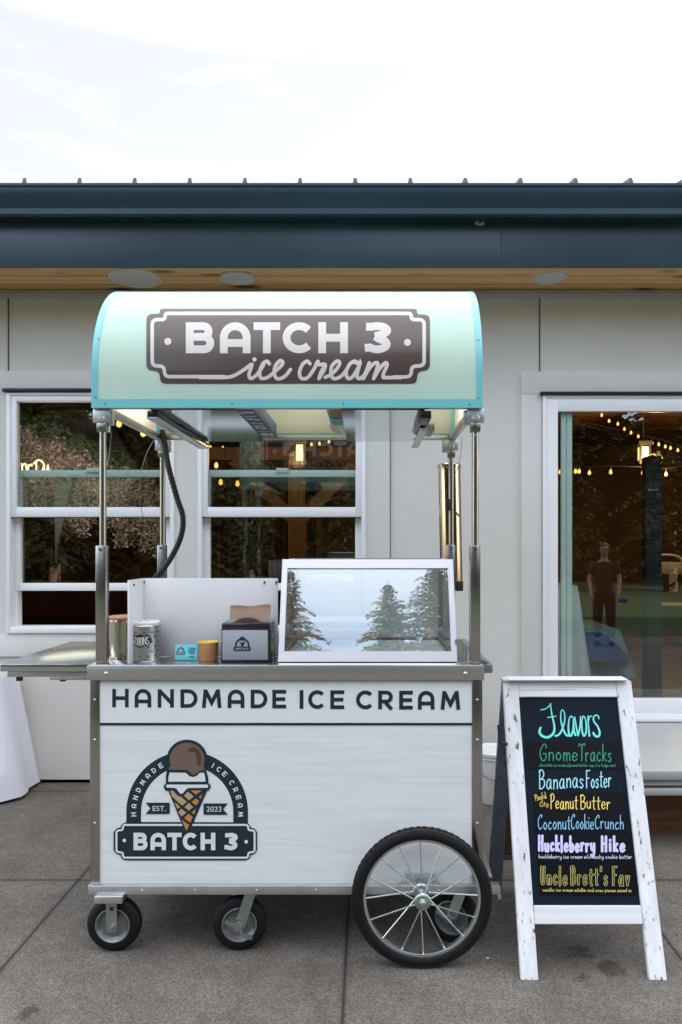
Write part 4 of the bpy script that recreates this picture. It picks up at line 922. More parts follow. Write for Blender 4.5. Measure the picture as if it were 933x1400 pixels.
# casters
def caster(c, rot, plate, tilt, label=None):
    x, y = c; root = link(bpy.data.objects.new('caster', None), cart)
    r_, w = .1005, .052
    g = B(); pr = [(.062, -w / 2 + .002), (.078, -w / 2), (.092, -w / 2 + .006), (.0985, -w / 4), (r_, 0), (.0985, w / 4), (.092, w / 2 - .006), (.078, w / 2), (.062, w / 2 - .002)]
    g.lathe([(a, h) for a, h in pr], (0, 0, 0), 'y', 40)
    ty = g.out('tyre', M_RUBBER, root)
    g = B(); g.lathe([(0, -.026), (.014, -.026), (.016, -.016), (.032, -.010), (.048, -.012), (.056, -.022), (.0605, -.0275), (.0645, -.026), (.0645, .026), (.0605, .0275), (.048, .012), (.016, .016), (0, .026)], (0, 0, 0), 'y', 40)
    rm = g.out('rim', mat('grey cast rim', (0.26, 0.26, 0.27), 0.38, 0.7, var=0.1, vscale=20), root)
    g = B()
    ztop = fz(1222) - .1005 if not plate else fz(1232) - .1005
    for s_ in (-1, 1):
        g.prism([(-.020, s_ * .034, -.006), (-.016, s_ * .034, -.016), (0, s_ * .034, -.020), (.016, s_ * .034, -.016), (.020, s_ * .034, -.006), (.020 + tilt, s_ * .034, ztop), (-.020 + tilt, s_ * .034, ztop)], (0, s_ * .004, 0))
    g.box(-.035 + tilt, .035 + tilt, -.04, .04, ztop - .001, ztop + .004, .001)
    g.cyl((0, -.05, 0), (0, .05, 0), .0065, seg=12); g.cyl((0, -.046, 0), (0, -.0385, 0), .012, seg=6); g.cyl((0, -.055, 0), (0, -.048, 0), .009, seg=6)
    if plate: g.box(-.006 , .008, -.0392, -.0335, ztop - .034, ztop - .020, 0, 1)
    fk = g.out('fork', [M_ZINC, M_DARK], root)
    if tilt:
        g = B(); g.box(-.006, .006, -.052, -.047, -.022, .026, .001); g.prism([(-.05, -.046, .022), (-.046, -.046, .034), (0, -.046, .016), (.02, -.046, -.02), (.052, -.046, -.032), (.046, -.046, -.044), (.008, -.046, -.03), (-.02, -.046, .004)], (0, -.006, 0)); g.out('brake_lever', M_ZINC, fk)
        g = B(); g.lathe([(.045, 0), (.045, .006), (.03, .012), (.0, .012)], (tilt, 0, ztop + .0), 'z', 24); g.out('swivel_plate', M_ALU, fk)
        g = B(); g.box(tilt - .065, tilt + .065, -.05, .05, ztop + .013, fz(1221.6) - .1005, .001)
        for s_ in (-1, 1): g.cyl((tilt + s_ * .06, -.045, ztop + .0), (tilt + s_ * .06, -.045, ztop + .012), .006, seg=6)
        g.out('mount_plate', M_ALU, fk)
    else:
        g = B(); g.box(-.055, .048, -.062, .05, ztop + .002, fz(1221.6) - .1005 - .0, .003); g.out('mount_block', M_ALU, fk)
    root.location = Vector((x, y, .1005)) - cart.location; root.rotation_euler = (0, 0, rot)
    for o in (ty, rm, fk): o.location = (0, 0, 0)
    for o in fk.children: o.location = (0, 0, 0)
caster(((156 - CX) * 2.775 / F, 2.785), 0, True, 0)
caster(((328 - CX) * 2.785 / F, 2.79), R(4), False, .042)
caster(((620 - CX) * 2.83 / F, 2.84), R(-22), False, .045)

# big spoked wheel
WXc, WYc, WZc, WR = (577 - CX) * 2.668 / F, FY - .082, .25, .2495
wh = link(bpy.data.objects.new('spoked_wheel', None), cart); wh.location = Vector((WXc, WYc, WZc)) - cart.location
tr = .021
g = B(); n1, n2 = 96, 14; prof = []
for k in range(n2):
    a = 2 * math.pi * k / n2; prof.append((WR - tr * 1.12 + tr * 1.12 * math.cos(a), tr * math.sin(a)))
g.lathe(prof, (0, 0, 0), 'y', n1, closed=True); ty = g.out('tyre', M_RUBBER, wh)
g = B()
for k in range(64):
    a = 2 * math.pi * k / 64
    for s_, b0, off in ((-1, 38, 0), (1, 38, .5), (0, 0, .5)):
        aa = a + off * 2 * math.pi / 64; th = R(b0) * s_; rr = WR - tr * 1.12 + tr * 1.12 * math.cos(th); yy = tr * math.sin(th)
        m = Matrix.Rotation(-aa, 4, 'Y') @ Matrix.Translation((rr, yy, 0)) @ Matrix.Rotation(th, 4, 'Z')
        g.box(-.002, .0010, -.006, .006, -.0085, .0085, .0, 0, m)
g.out('tread', M_RUBBER, ty, smooth=False)
g = B(); g.lathe([(.199, -.010), (.203, -.0125), (.212, -.013), (.2135, -.010), (.209, -.008), (.206, 0), (.209, .008), (.2135, .010), (.212, .013), (.203, .0125), (.199, .010)], (0, 0, 0), 'y', 96, closed=True); g.out('rim', mat('bright rim zinc', (0.60, 0.65, 0.63), 0.28, 0.95, var=0.06, vscale=12), wh)
g = B()
for yy, rr in ((-.038, .030), (.040, .030)): g.lathe([(0, yy - .006), (rr * .5, yy - .007), (rr * .9, yy - .003), (rr, yy), (rr * .93, yy + .005), (rr * .55, yy + .008), (0, yy + .008)], (0, 0, 0), 'y', 32)
g.cyl((0, -.035, 0), (0, .04, 0), .014, seg=20); g.lathe([(.0, -.062), (.010, -.062), (.0125, -.058), (.0125, -.046), (.016, -.044), (.016, -.040), (0, -.040)], (0, 0, 0), 'y', 20); g.cyl((0, -.068, 0), (0, -.060, 0), .007, seg=6); g.out('hub', M_ZINC, wh)
g = B(); g.cyl((0, .03, 0), (0, .86, 0), .010, seg=12); g.box(-.07, .07, .075, .115, -.006, .022, .002); g.box(-.055, .055, .07, .09, .0225, .055, .002); g.out('axle', M_ALU, wh)
for k in range(16):
    a = R(k * 22.5 + 1.5); yy = -.038 if k % 2 else .040; e = R(5 if (k // 2) % 2 else -5)
    g = B(); g.tube([(.026 * math.cos(a + e), yy, .026 * math.sin(a + e)), (.203 * math.cos(a), 0, .203 * math.sin(a))], .0028, 8); g.out('spoke', mat('bright zinc', (0.72, 0.78, 0.76), 0.25, 0.95), wh)
for o in wh.children:
    o.location = (0, 0, 0)

# ------------------------------------------------------------------ printing on the cart
def front(y): return lambda u, v, h: Vector((fx(u), y - h, fz(v)))
D = Decal().at(140, 930, 3.588)
for ch, a, b_ in (('H', 48, 129), ('A', 158, 240), ('N', 271, 351), ('D', 383, 467), ('M', 488, 585), ('A', 615, 697), ('D', 728, 810), ('E', 834, 902)): D.glyph(ch, a, b_, 43 + (a - 48) * .006, 134 + (a - 48) * .006, 18.5)
D.at(390, 930, 3.588)
for ch, a, b_ in (('I', 70, 91), ('C', 113, 195), ('E', 222, 290), ('C', 348, 432), ('R', 457, 532), ('E', 560, 627), ('A', 652, 733), ('M', 763, 860)): D.glyph(ch, a, b_, 49 + (a - 70) * .006, 141 + (a - 70) * .006, 18.5)
D.out('header_lettering', M_NAVY, front(FY + .003), hp)

M_PRINTW = mat('printed white', (0.70, 0.72, 0.735), 0.4); M_CHOC = mat('printed brown', (0.16, 0.105, 0.08), 0.45); M_CHOCD = mat('printed dark brown', (0.07, 0.042, 0.032), 0.45)
M_CONE = mat('printed tan', (0.47, 0.33, 0.17), 0.45); M_CONEO = mat('printed orange', (0.50, 0.22, 0.06), 0.45)
def badge(D, ox, oy, sc, navy=0, white=1, choc=2, chocd=3, cone=4, coneo=5, small=True, detail=True):
    D.at(ox, oy, sc); cx_, cy_ = 470, 490
    D.stroke([(cx_ - 297, 562)] + arc(cx_, cy_, 297, 297, 180, 360, 60) + [(cx_ + 297, 562)], 82, navy, 'butt')
    if small:
        def ringtxt(s_, angs):
            for ch, a in zip(s_, angs):
                t = R(a); p = Vector((cx_ + 297 * math.cos(t), cy_ - 297 * math.sin(t))); up = Vector((math.cos(t), -math.sin(t))); rt = Vector((math.sin(t), math.cos(t)))
                w = {'I': .2, 'M': .95}.get(ch, .78)
                for pts, cap in geo(ch, w, .19): D.stroke([tuple(p + rt * ((q[0] - w / 2) * 29) + up * ((q[1] - .5) * 29)) for q in pts], 5.4, white, cap)
        ringtxt('HANDMADE', [182.5, 173.5, 164.4, 155.4, 146.3, 137.4, 128.5, 119.6]); ringtxt('ICE', [61, 53.5, 45.5]); ringtxt('CREAM', [33.5, 24.8, 16.2, 7.4, -2.2])
        D.poly([(240, 437), (370, 437), (374, 441), (374, 496), (370, 500), (240, 500), (266, 469)], navy); D.poly([(566, 441), (696, 441), (670, 473), (696, 504), (566, 504), (561, 499), (561, 446)], navy)
        D.text('EST.', 279, 352, 455, 483, white); D.text('2023', 578, 660, 458, 487, white)
        D.stroke([(215, 547), (725, 549)], 7, navy, 'butt')
    q = lambda x, y: ((x / 9.657 + 75) * 4.057, (y / 9.657 + 10) * 4.057)       # cone drawn from its own close-up
    S = 4.057 / 9.657
    D.poly([(62, 600), (62, 700), (80, 722), (100, 728), (108, 748), (128, 757), (795, 757), (815, 748), (823, 728), (843, 722), (859, 700), (859, 600), (843, 580), (823, 574), (815, 556), (795, 546), (128, 546), (108, 556), (100, 574), (80, 580)], navy)
    if small:
        v = [(78, 590), (114, 590), (114, 560), (809, 560), (809, 590), (845, 590), (845, 712), (809, 712), (809, 742), (114, 742), (114, 712), (78, 712)]
        D.stroke(fillet(v, 20), 11, white, closed=True)
    D.poly([q(110, 690), q(700, 690), q(455, 1260), q(340, 1260)], navy)
    D.poly([q(*p) for p in arc(395, 360, 265, 250, 150, 390, 40)] + [q(650, 520), q(675, 620), q(675, 690), q(712, 725), q(680, 785), q(110, 785), q(82, 725), q(115, 685), q(115, 590), q(125, 520)], navy)
    D.poly([q(*p) for p in arc(395, 370, 228, 220, 159, 381, 40)] + [q(632, 495), q(610, 512), q(560, 520), q(500, 572), q(470, 576), q(435, 545), q(395, 510), q(160, 506), q(146, 490), q(170, 462)], choc)
    if detail: D.stroke([q(440, 248), q(500, 245), q(545, 310), q(552, 420)], 62 * S, chocd, smooth=6)
    D.poly([q(165, 545), q(380, 548), q(425, 592), q(475, 606), q(530, 585), q(560, 548), q(618, 545), q(635, 610), q(638, 665), q(146, 665), q(150, 600)], white)
    D.poly([q(130, 703), q(665, 703), q(678, 722), q(665, 745), q(410, 748), q(370, 780), q(345, 815), q(312, 826), q(285, 800), q(255, 755), q(210, 745), q(130, 745), q(115, 724)], white)
    if detail:
        for pts, m in (([(172, 780), (215, 785), (250, 830), (280, 855), (315, 865), (392, 930), (330, 980), (200, 865)], cone), ([(405, 795), (485, 860), (420, 910), (355, 850)], cone), ([(445, 780), (590, 780), (510, 836)], coneo),
                       ([(232, 930), (305, 1000), (268, 1022)], cone), ([(315, 1020), (390, 1070), (325, 1122), (280, 1070)], cone), ([(420, 945), (478, 1000), (420, 1045), (362, 1000)], cone), ([(515, 885), (556, 920), (515, 980), (455, 930)], coneo),
                       ([(600, 825), (575, 890), (550, 868)], coneo), ([(515, 1020), (490, 1095), (452, 1070)], coneo), ([(415, 1085), (472, 1130), (440, 1205), (357, 1145)], coneo), ([(325, 1165), (425, 1235), (388, 1312)], coneo)): D.poly([q(*p) for p in pts], m)
    else: D.poly([q(172, 780), q(600, 780), q(388, 1300)], cone)
    D.at(ox, oy, sc)
    if small: D.disc((123, 645), 10, white); D.disc((799, 652), 10, white)
    for ch, a, b_ in (('B', 174, 252), ('A', 268, 354), ('T', 362, 441), ('C', 447, 528), ('H', 546, 628), ('3', 676, 750)): D.glyph(ch, a, b_, 602, 699, 24, white)
    return D
badge(Decal(), 140, 990, 4.057).out('printed_badge', [M_NAVY, M_PRINTW, M_CHOC, M_CHOCD, M_CONE, M_CONEO], front(FY + .004), fp)

# canopy sign, the same front and back
tab = [(i * .0025) for i in range(int((CV + CR * 1.3) / .0025))]
tabp = [CY - (cprof(s_)[1] - H) * F / cprof(s_)[0] for s_ in tab]
def c_s(py):
    for i in range(len(tabp) - 1):
        if tabp[i] >= py >= tabp[i + 1]: return tab[i] + .0025 * (tabp[i] - py) / (tabp[i] - tabp[i + 1])
    return tab[-1]
def cmap(back):
    def f(u, v, h):
        s_ = c_s(v); y = cprof(s_)[0]; x = (u - CX) * y / F
        if back: s_ = CL - s_; x = CXL + CXR - x
        p = cprof(s_, h); return Vector((x, p[0], p[1]))
    return f
M_SIGN = mat('brown sign film', (0.085, 0.062, 0.054), 0.16, var=0.04, vscale=2, coat=0.15, coat_rough=0.12, spec=0.3)
ICE = [  # script, drawn on a 933 x 207 close-up of the sign
 [(-160, 142), (-40, 142), (5, 132), (50, 105), (85, 82), (72, 128), (82, 147), (110, 128), (140, 85)],
 [(168, 78), (155, 66), (135, 82), (122, 120), (130, 146), (160, 142), (190, 118), (222, 90), (232, 72), (218, 64), (196, 90), (192, 128), (208, 149), (240, 138), (268, 105)],
 [(360, 78), (345, 66), (322, 85), (310, 125), (322, 148), (350, 142), (380, 100), (396, 68), (402, 82), (430, 82), (412, 118), (402, 148)],
 [(402, 148), (425, 110), (432, 84), (420, 84)],
 [(432, 142), (460, 128), (488, 100), (500, 74), (486, 66), (462, 92), (460, 130), (474, 148), (505, 138), (530, 110), (548, 80), (570, 66), (585, 74)],
 [(585, 76), (556, 72), (532, 110), (536, 144), (558, 142), (586, 100), (597, 72), (582, 130), (592, 148), (618, 128), (640, 74)],
 [(640, 74), (612, 148)], [(612, 148), (640, 100), (668, 74), (680, 84), (660, 148)], [(660, 148), (690, 100), (715, 74), (724, 84), (708, 122), (706, 142), (722, 143), (790, 143)]]
for back in (False, True):
    D = Decal(lift=.0012); D.at(190, 410, 2.276)
    v = [(24, 44), (66, 44), (66, 28), (866, 28), (866, 46), (906, 46), (906, 220), (866, 222), (866, 261), (66, 261), (66, 220), (24, 220)]
    D.poly(fillet(v, 26), 0)
    x0, x1 = 42, 888
    top = [(300 / 1, 239), (82, 239)]
    v2 = [(x0, 62), (82, 62), (82, 43), (848, 43), (848, 62), (x1, 62), (x1, 206), (848, 206), (848, 240), (790, 240)]
    line = fillet([(270, 239), (80, 239), (80, 206), (x0, 206)] + v2, 17)
    # open line: from under the i, round the plate, back to the m
    k = min(range(len(line)), key=lambda i: (Vector(line[i]) - Vector((270, 239))).length)
    line = line[k:] + line[:k]; line = [p for p in line if not (270 < p[0] < 790 and p[1] > 236)]
    D.stroke(line, 11, 1)
    for ch, a, b_ in (('B', 42, 155), ('A', 178, 300), ('T', 312, 418), ('C', 428, 548), ('H', 570, 688), ('3', 752, 858)): D.at(240, 430, 2.9156).glyph(ch, a, b_, 32, 155, 31, 1)
    D.at(190, 410, 2.276); D.disc((91, 130), 11, 1); D.disc((836, 133), 11, 1)
    D.at(320, 475, 3.4556)
    for p in ICE: D.stroke(p, 17, 1, smooth=6)
    D.disc((98, 58), 10, 1)
    D.out('canopy_sign', [M_SIGN, M_CREAM], cmap(back), can, cuts=[418 + 2.0 * i for i in range(56)])

# ================================================================== things on the counter
def cyl_map(cx_, cy_, r):      # print on an upright cylinder seen from the front
    def f(u, v, h):
        d = cy_ - r; x = (u - CX) * d / F - cx_; a = math.asin(max(-.97, min(.97, x / r))); z = H + (CY - v) * d / F
        return Vector((cx_ + (r + h) * math.sin(a), cy_ - (r + h) * math.cos(a), z))
    return f
# spoon tin
r_, cy_ = .0615, FY + .105; cx_ = (197.5 - CX) * cy_ / F
t = thing('spoon_tin', 'steel canister with black spoons plaque and white liner', 'canister', (cx_, cy_, ZT))
zt_ = ZT + .137
g = B(); g.lathe([(0, .001), (r_ - .002, .001), (r_, .004), (r_, .133), (r_ + .0012, .135), (r_, .137), (r_ - .002, .135), (r_ - .002, .01), (0, .01)], (cx_, cy_, ZT), seg=56); can_ = g.out('canister', mat('tin steel', (0.50, 0.49, 0.48), 0.34, 1.0, var=0.05, vscale=6, rvar=.05, bump=.05, bscale=60, bstretch=(1, 1, .05)), t)
g = B()
for k in range(26):
    a0 = 2 * math.pi * k / 26; a = a0 + .15
    for j in range(6):
        if (j % 2) == (k % 2): continue
        ang = math.sin(a0)
        if .35 < math.sin(-a + .55) and j < 5 and j > 0 and abs(((a + math.pi / 2 + .25 + math.pi) % (2 * math.pi)) - math.pi) < .62: continue
        p = Vector((cx_ + (r_ + .0) * math.cos(a), cy_ + (r_) * math.sin(a), ZT + .022 + j * .018)); n_ = Vector((math.cos(a), math.sin(a), 0))
        g.cyl(p - n_ * .001, p + n_ * .0006, .0034, seg=10)
g.out('punched_hole', M_DARK, can_)
g = B(); ring = []
for rr, zz, am in ((r_ - .004, -.02, 0), (r_ - .004, .004, .0004), (r_ - .003, .010, .001), (r_ - .010, .014, .0016), (r_ - .018, .010, .001), (r_ - .018, -.02, 0)):
    ring.append([g.bm.verts.new((cx_ + (rr + am * math.sin(k * 2.3)) * math.cos(2 * math.pi * k / 48), cy_ + (rr + am * math.sin(k * 2.3)) * math.sin(2 * math.pi * k / 48), zt_ + zz + am * math.sin(k * 1.7) * 1.2)) for k in range(48)])
for a, b_ in zip(ring, ring[1:]):
    for k in range(48): g.bm.faces.new((a[k], a[(k + 1) % 48], b_[(k + 1) % 48], b_[k]))
for k in range(9): a = k * 2.4; g.sph((cx_ + .03 * math.cos(a), cy_ + .03 * math.sin(a), zt_ + .001 + .004 * math.sin(k * 5)), .013, 0, 2, (1, 1, .7))
g.out('paper_liner', mat('white paper', (0.80, 0.79, 0.77), 0.85, trans=.15), t, angle=70)
D = Decal(lift=.0009); D.at(120, 760, 3.332)
D.poly(arc(216, 385, 24, 26, 90, 270, 12)[::1] + arc(238, 379, 26, 20, 200, 340, 10) + arc(262, 385, 24, 26, -90, 90, 12) + arc(238, 396, 26, 22, 20, 160, 10), 0)
random.seed(3); sp_ = [('S', 203, 213), ('P', 216, 225), ('O', 228, 238), ('O', 241, 251), ('N', 254, 264), ('S', 266, 276)]
for ch, a, b_ in sp_:
    y0, y1 = 370, 404
    if ch == 'S': D.stroke([(b_, y0 + 4), ((a + b_) / 2, y0), (a, y0 + 9), (b_, y1 - 10), ((a + b_) / 2, y1), (a, y1 - 5)], 2.6, 1, smooth=4)
    if ch == 'P': D.stroke([(a, y1), (a, y0)], 2.6, 1); D.stroke([(a, y0), (b_, y0 + 8), (a, y0 + 18)], 2.6, 1, smooth=4)
    if ch == 'O': D.stroke(arc((a + b_) / 2, (y0 + y1) / 2, 5, 16, 0, 345, 16), 2.6, 1, closed=True)
    if ch == 'N': D.stroke([(a, y1), (a, y0)], 2.6, 1); D.stroke([(a, y0), (b_, y1)], 2.6, 1); D.stroke([(b_, y1), (b_, y0)], 2.6, 1)
D.out('name_plaque', [mat('black plaque', (0.008, 0.008, 0.009), 0.4), mat('chalk white', (0.75, 0.75, 0.74), 0.6)], cyl_map(cx_, cy_, r_), t, )
# hammered tin with wooden lid
r_, cy_ = .055, FY + .175; cx_ = (169 - CX) * cy_ / F; cx_ = min(cx_, gx0 - r_ + .045)
cx_ = -.952
t = thing('lidded_tin', 'hammered steel canister with flat wooden lid beside the guard board', 'canister', (cx_, cy_, ZT))
g = B(); n1, n2 = 64, 22; rows = []
for j in range(n2 + 1):
    rows.append([g.bm.verts.new((cx_ + (r_ + (.0016 if (k + j) % 2 else -.0006) * (0 < j < n2)) * math.cos(2 * math.pi * k / n1), cy_ + (r_ + (.0016 if (k + j) % 2 else -.0006) * (0 < j < n2)) * math.sin(2 * math.pi * k / n1), ZT + .002 + .148 * j / n2)) for k in range(n1)])
for a, b_ in zip(rows, rows[1:]):
    for k in range(n1): g.bm.faces.new((a[k], a[(k + 1) % n1], b_[(k + 1) % n1], b_[k]))
g.bm.faces.new(rows[0]); g.bm.faces.new(rows[-1]); g.out('canister', mat('hammered tin', (0.62, 0.55, 0.50), 0.16, 1.0, var=.08, vscale=9), t, angle=10)
g = B(); g.lathe([(0, .150), (r_ + .001, .150), (r_ + .003, .153), (r_ + .003, .160), (r_, .163), (0, .163)], (cx_, cy_, ZT), seg=48); g.out('lid', wood('lid wood', (0.50, 0.27, 0.15), (0.36, 0.17, 0.08), 'x', knots=False), t)
# card stand
cyy = FY + .085
t = thing('card_holder', 'small clear stand with turquoise business cards on the counter', 'card holder', ((255 - CX) * cyy / F, cyy, ZT))
M_ACR = glass('clear acrylic', 1.49, (0.95, 0.98, 0.98))
cxa, cxb = (237 - CX) * cyy / F, (270.5 - CX) * cyy / F
g = B(); g.box(cxa, cxb, cyy - .012, cyy - .0095, ZT + .001, ZT + .022); g.box(cxa, cxb, cyy - .009, cyy + .03, ZT + .001, ZT + .004); g.prism([(cxa, cyy + .004, ZT + .005), (cxb, cyy + .004, ZT + .005), (cxb, cyy + .018, ZT + .05), (cxa, cyy + .018, ZT + .05)], (0, .002, 0)); g.out('acrylic_stand', M_ACR, t, smooth=False)
c0, c1 = (240 - CX) * cyy / F, (270 - CX) * cyy / F
def cardp(u, v, h):     # px to sloping card
    z = H + (CY - v) * cyy / F; return Vector(((u - CX) * cyy / F, cyy - .008 + (z - ZT) * .28 - h, z))
g = B(); g.prism([cardp(240, 901.5, -.001), cardp(270, 901.5, -.001), cardp(270, 882, -.001), cardp(240, 882, -.001)], (0, .008, 0)); cd_ = g.out('business_card', mat('turquoise card', (0.12, 0.55, 0.62), 0.5), t, smooth=False)
D = Decal(lift=.0005); s_ = 4.057 * 860 / (12.5 * 4.057)
badge(D, 241 - 62 / 66, 883.2, 66, small=False, detail=False)
D.at(0, 0, 1)
for k, (a, b_) in enumerate(((257, 267), (258, 267), (257, 266), (259, 267))): D.stroke([(a, 886.3 + k * 2.3), (b_, 886.3 + k * 2.3)], .8, 0, 'butt')
for k in range(4): D.disc((259.5 + k * 2.1, 897.5), .8, 0)
D.out('card_print', [M_NAVY, M_PRINTW, M_CHOC, M_CHOCD, M_CONE, M_CONEO], cardp, cd_)
# waffle pattern paper cup
cyy = FY + .10; cx_ = (285 - CX) * cyy / F
t = thing('paper_cup', 'small waffle patterned paper cup with yellow inside', 'cup', (cx_, cyy, ZT))
k_ = cyy / F
rb, rt_, hh = 12.2 * k_, 13.8 * k_, 25.5 * k_
g = B(); g.lathe([(0, .002), (rb, .001), (rb + (rt_ - rb) * .70, hh * .70), (rt_ * .985, hh * .71), (rt_, hh - .002)], (cx_, cyy, ZT), seg=48); cup = g.out('cup_wall', mat('waffle paper', (0.50, 0.24, 0.11), 0.6, var=.1, vscale=30), t)
g = B(); g.lathe([(rt_ - .0012, hh - .004), (rt_ + .0008, hh - .003), (rt_ + .0012, hh), (rt_ - .001, hh + .001), (rt_ - .003, hh - .002), (rb - .002, .006), (0, .006)], (cx_, cyy, ZT), seg=48); g.out('cup_lining', mat('yellow lining', (0.80, 0.56, 0.04), 0.5), t)
g = B()
for sgn in (-1, 1):
    for k in range(14):
        pts = []
        for j in range(7):
            f = j / 6; zz = hh * (.05 + .62 * f); rr = rb + (rt_ - rb) * (.05 + .62 * f) + .0004; a = 2 * math.pi * k / 14 + sgn * f * .62
            pts.append((cx_ + rr * math.cos(a), cyy + rr * math.sin(a), ZT + zz))
        g.tube(pts, .0006, 4)
g.lathe([(rb + (rt_ - rb) * .7, hh * .69), (rb + (rt_ - rb) * .7 + .0012, hh * .70), (rb + (rt_ - rb) * .7, hh * .715)], (cx_, cyy, ZT), seg=48)
g.out('waffle_ridge', mat('waffle ridge', (0.62, 0.35, 0.19), 0.6), cup)
# napkin dispenser
ny0, ny1 = FY + .035, FY + .165; k_ = ny0 / F; nx0, nx1 = (302.5 - CX) * k_, (371 - CX) * k_
t = thing('napkin_dispenser', 'dark smoked napkin dispenser with grey badge plate', 'dispenser', ((nx0 + nx1) / 2, ny0, ZT))
nz = ZT + (906 - 851) * k_
g = B(); g.box(nx0, nx1, ny0, ny1, ZT + .001, nz, .008)
g.box(nx0 - .001, nx1 + .001, ny0 - .003, ny1 + .001, ZT + .0, ZT + .010, .002); g.box(nx0 - .0015, nx1 + .0015, ny0 - .003, ny1 + .002, nz - .028, nz - .022, .002)
bd = g.out('dispenser_body', mat('smoked plastic', (0.018, 0.016, 0.022), 0.18, coat=.5), t)
g = B(); pts = []
n_ = 14
for k in range(n_ + 1):
    u = -1 + 2 * k / n_; pts.append(((nx0 + nx1) / 2 + u * .055, ny0 + .03, nz - .002 + .018 * (1 - u * u)))
g.prism(pts, (0, .07, 0)); g.out('spring_lid', mat('smoked lid', (0.075, 0.05, 0.05), 0.22, coat=.5), t)
px0, px1, py0, py1 = 304.5, 366.5, 861.5, 902
def nmap(u, v, h): return Vector(((u - CX) * k_, ny0 - .0035 - h, H + (CY - v) * k_))
g = B(); a, b_ = nmap(px0, py1, 0), nmap(px1, py0, 0); g.box(a.x, b_.x, ny0 - .0035, ny0 + .002, a.z, b_.z, .001); pl = g.out('badge_plate', mat('grey plate', (0.33, 0.35, 0.39), 0.4), t)
D = Decal(lift=.0004); badge(D, 319.5 - 1.5, 867.6, 34, white=1, choc=0, chocd=0, cone=0, coneo=0, small=False, detail=False)
D.out('plate_print', [M_NAVY, mat('plate grey print', (0.36, 0.38, 0.42), 0.4)], nmap, pl)
g = B(); x0, x1 = (310.5 - CX) * k_, (367 - CX) * k_; rows = []
for j in range(9):
    row = []
    for k in range(17):
        f = j / 8; u = k / 16; z = nz + .006 + .052 * f + (.004 * (u - .1) + .0025 * math.sin(u * 9)) * f
        row.append(g.bm.verts.new((x0 + (x1 - x0) * u + .003 * f * (u - .5), ny0 + .055 + .012 * f - .018 * max(0, f - .8) + .003 * math.sin(u * 8 + f * 2) * f, z)))
    rows.append(row)
for a, b_ in zip(rows, rows[1:]):
    for k in range(16): g.bm.faces.new((a[k], a[k + 1], b_[k + 1], b_[k]))
bmesh.ops.solidify(g.bm, geom=g.bm.faces[:], thickness=.002)
nk = g.out('paper_napkin', mat('kraft paper', (0.58, 0.44, 0.33), 0.85, var=.06, vscale=12, trans=.1), None, angle=60); tag(nk, 'tan paper napkin sticking up out of the dark dispenser', 'napkin')
# goods kept on the canopy shelves
t = thing('foil_carton', 'long navy and white carton lying on the canopy shelf', 'box', (-.46, FY + .4, CB))
bx = (-.487, -.425, FY + .05, FY + .74)
g = B(); g.box(bx[0] - .02, bx[1], bx[2], bx[3], CB, CB + .06, .001); cb = g.out('carton', mat('carton navy', (0.02, 0.06, 0.13), 0.4), t, smooth=False)
g = B()
for k, (a, b_, c, d) in enumerate(((.05, .25, .02, .12), (.35, .9, .02, .08), (.1, .8, .16, .2), (.1, .5, .24, .3), (.55, .9, .26, .32), (.1, .9, .4, .43), (.15, .4, .5, .62), (.5, .85, .48, .52), (.5, .85, .56, .64), (.1, .9, .72, .74), (.1, .6, .8, .93), (.7, .92, .8, .95))):
    g.box(bx[0] + .065 * a - .003, bx[0] + .062 * b_, bx[2] + (bx[3] - bx[2]) * c, bx[2] + (bx[3] - bx[2]) * d, CB - .0006, CB + .0005)
g.out('carton_print', M_PRINTW, cb, smooth=False)
t = thing('cup_stack', 'clear and teal cups in a kraft sleeve lying on the canopy shelf', 'cups', (-.11, FY + .3, CB))
g = B(); g.cyl((-.118, FY + .06, CB + .042), (-.118, FY + .24, CB + .042), .036, .038, 24); g.out('kraft_sleeve', mat('kraft card', (0.36, 0.20, 0.09), 0.7), t)
g = B(); g.cyl((-.124, FY + .245, CB + .040), (-.124, FY + .40, CB + .040), .040, .040, 24); g.out('teal_cup', mat('teal cup', (0.10, 0.42, 0.45), 0.5), t)
g = B(); g.cyl((-.125, FY + .41, CB + .040), (-.128, FY + .60, CB + .044), .038, .046, 24); g.out('clear_cup', mat('frosted cup', (0.7, 0.7, 0.66), 0.4, trans=.4), t)

# ================================================================== folding menu board
A0, AK = 2.587, .364; AN = math.sqrt(1 + AK * AK)
def ab(u, v, n=0): # u across (world X), v up the slope from the ground, n out of the board
    return Vector((u, A0 + AK * v / AN - n / AN, v / AN + n * AK / AN))
def abpx(u, v, h):
    c = (CY - v) / F; tt = (A0 + AK * H) / (1 - AK * c); z = H + tt * c
    p = Vector(((u - CX) / F * tt, tt, z)); return p + Vector((0, -1 / AN, AK / AN)) * (h)
class Ab(B):
    def bar(s, u0, u1, v0, v1, n0, n1, mi=0, u2=None, u3=None):
        P_ = [ab(u0, v0, n0), ab(u1, v0, n0), ab(u1 if u3 is None else u3, v1, n0), ab(u0 if u2 is None else u2, v1, n0)]; s.prism(P_, ab(0, 0, n1) - ab(0, 0, n0), mi)
        es = [e for e in s.bm.edges]; return s
M_OLDZ = distressed('whitewashed upright', (0.72, 0.72, 0.74), (0.10, 0.085, 0.075), 'z', .6)
M_OLDX = distressed('whitewashed rail', (0.72, 0.72, 0.74), (0.10, 0.085, 0.075), 'x', .6)
M_OLDG = distressed('weathered upright', (0.20, 0.235, 0.29), (0.08, 0.085, 0.095), 'z', .8, (0.13, 0.155, 0.20))
M_OLDGX = distressed('weathered rail', (0.22, 0.255, 0.31), (0.08, 0.085, 0.095), 'x', .8, (0.14, 0.165, 0.21))
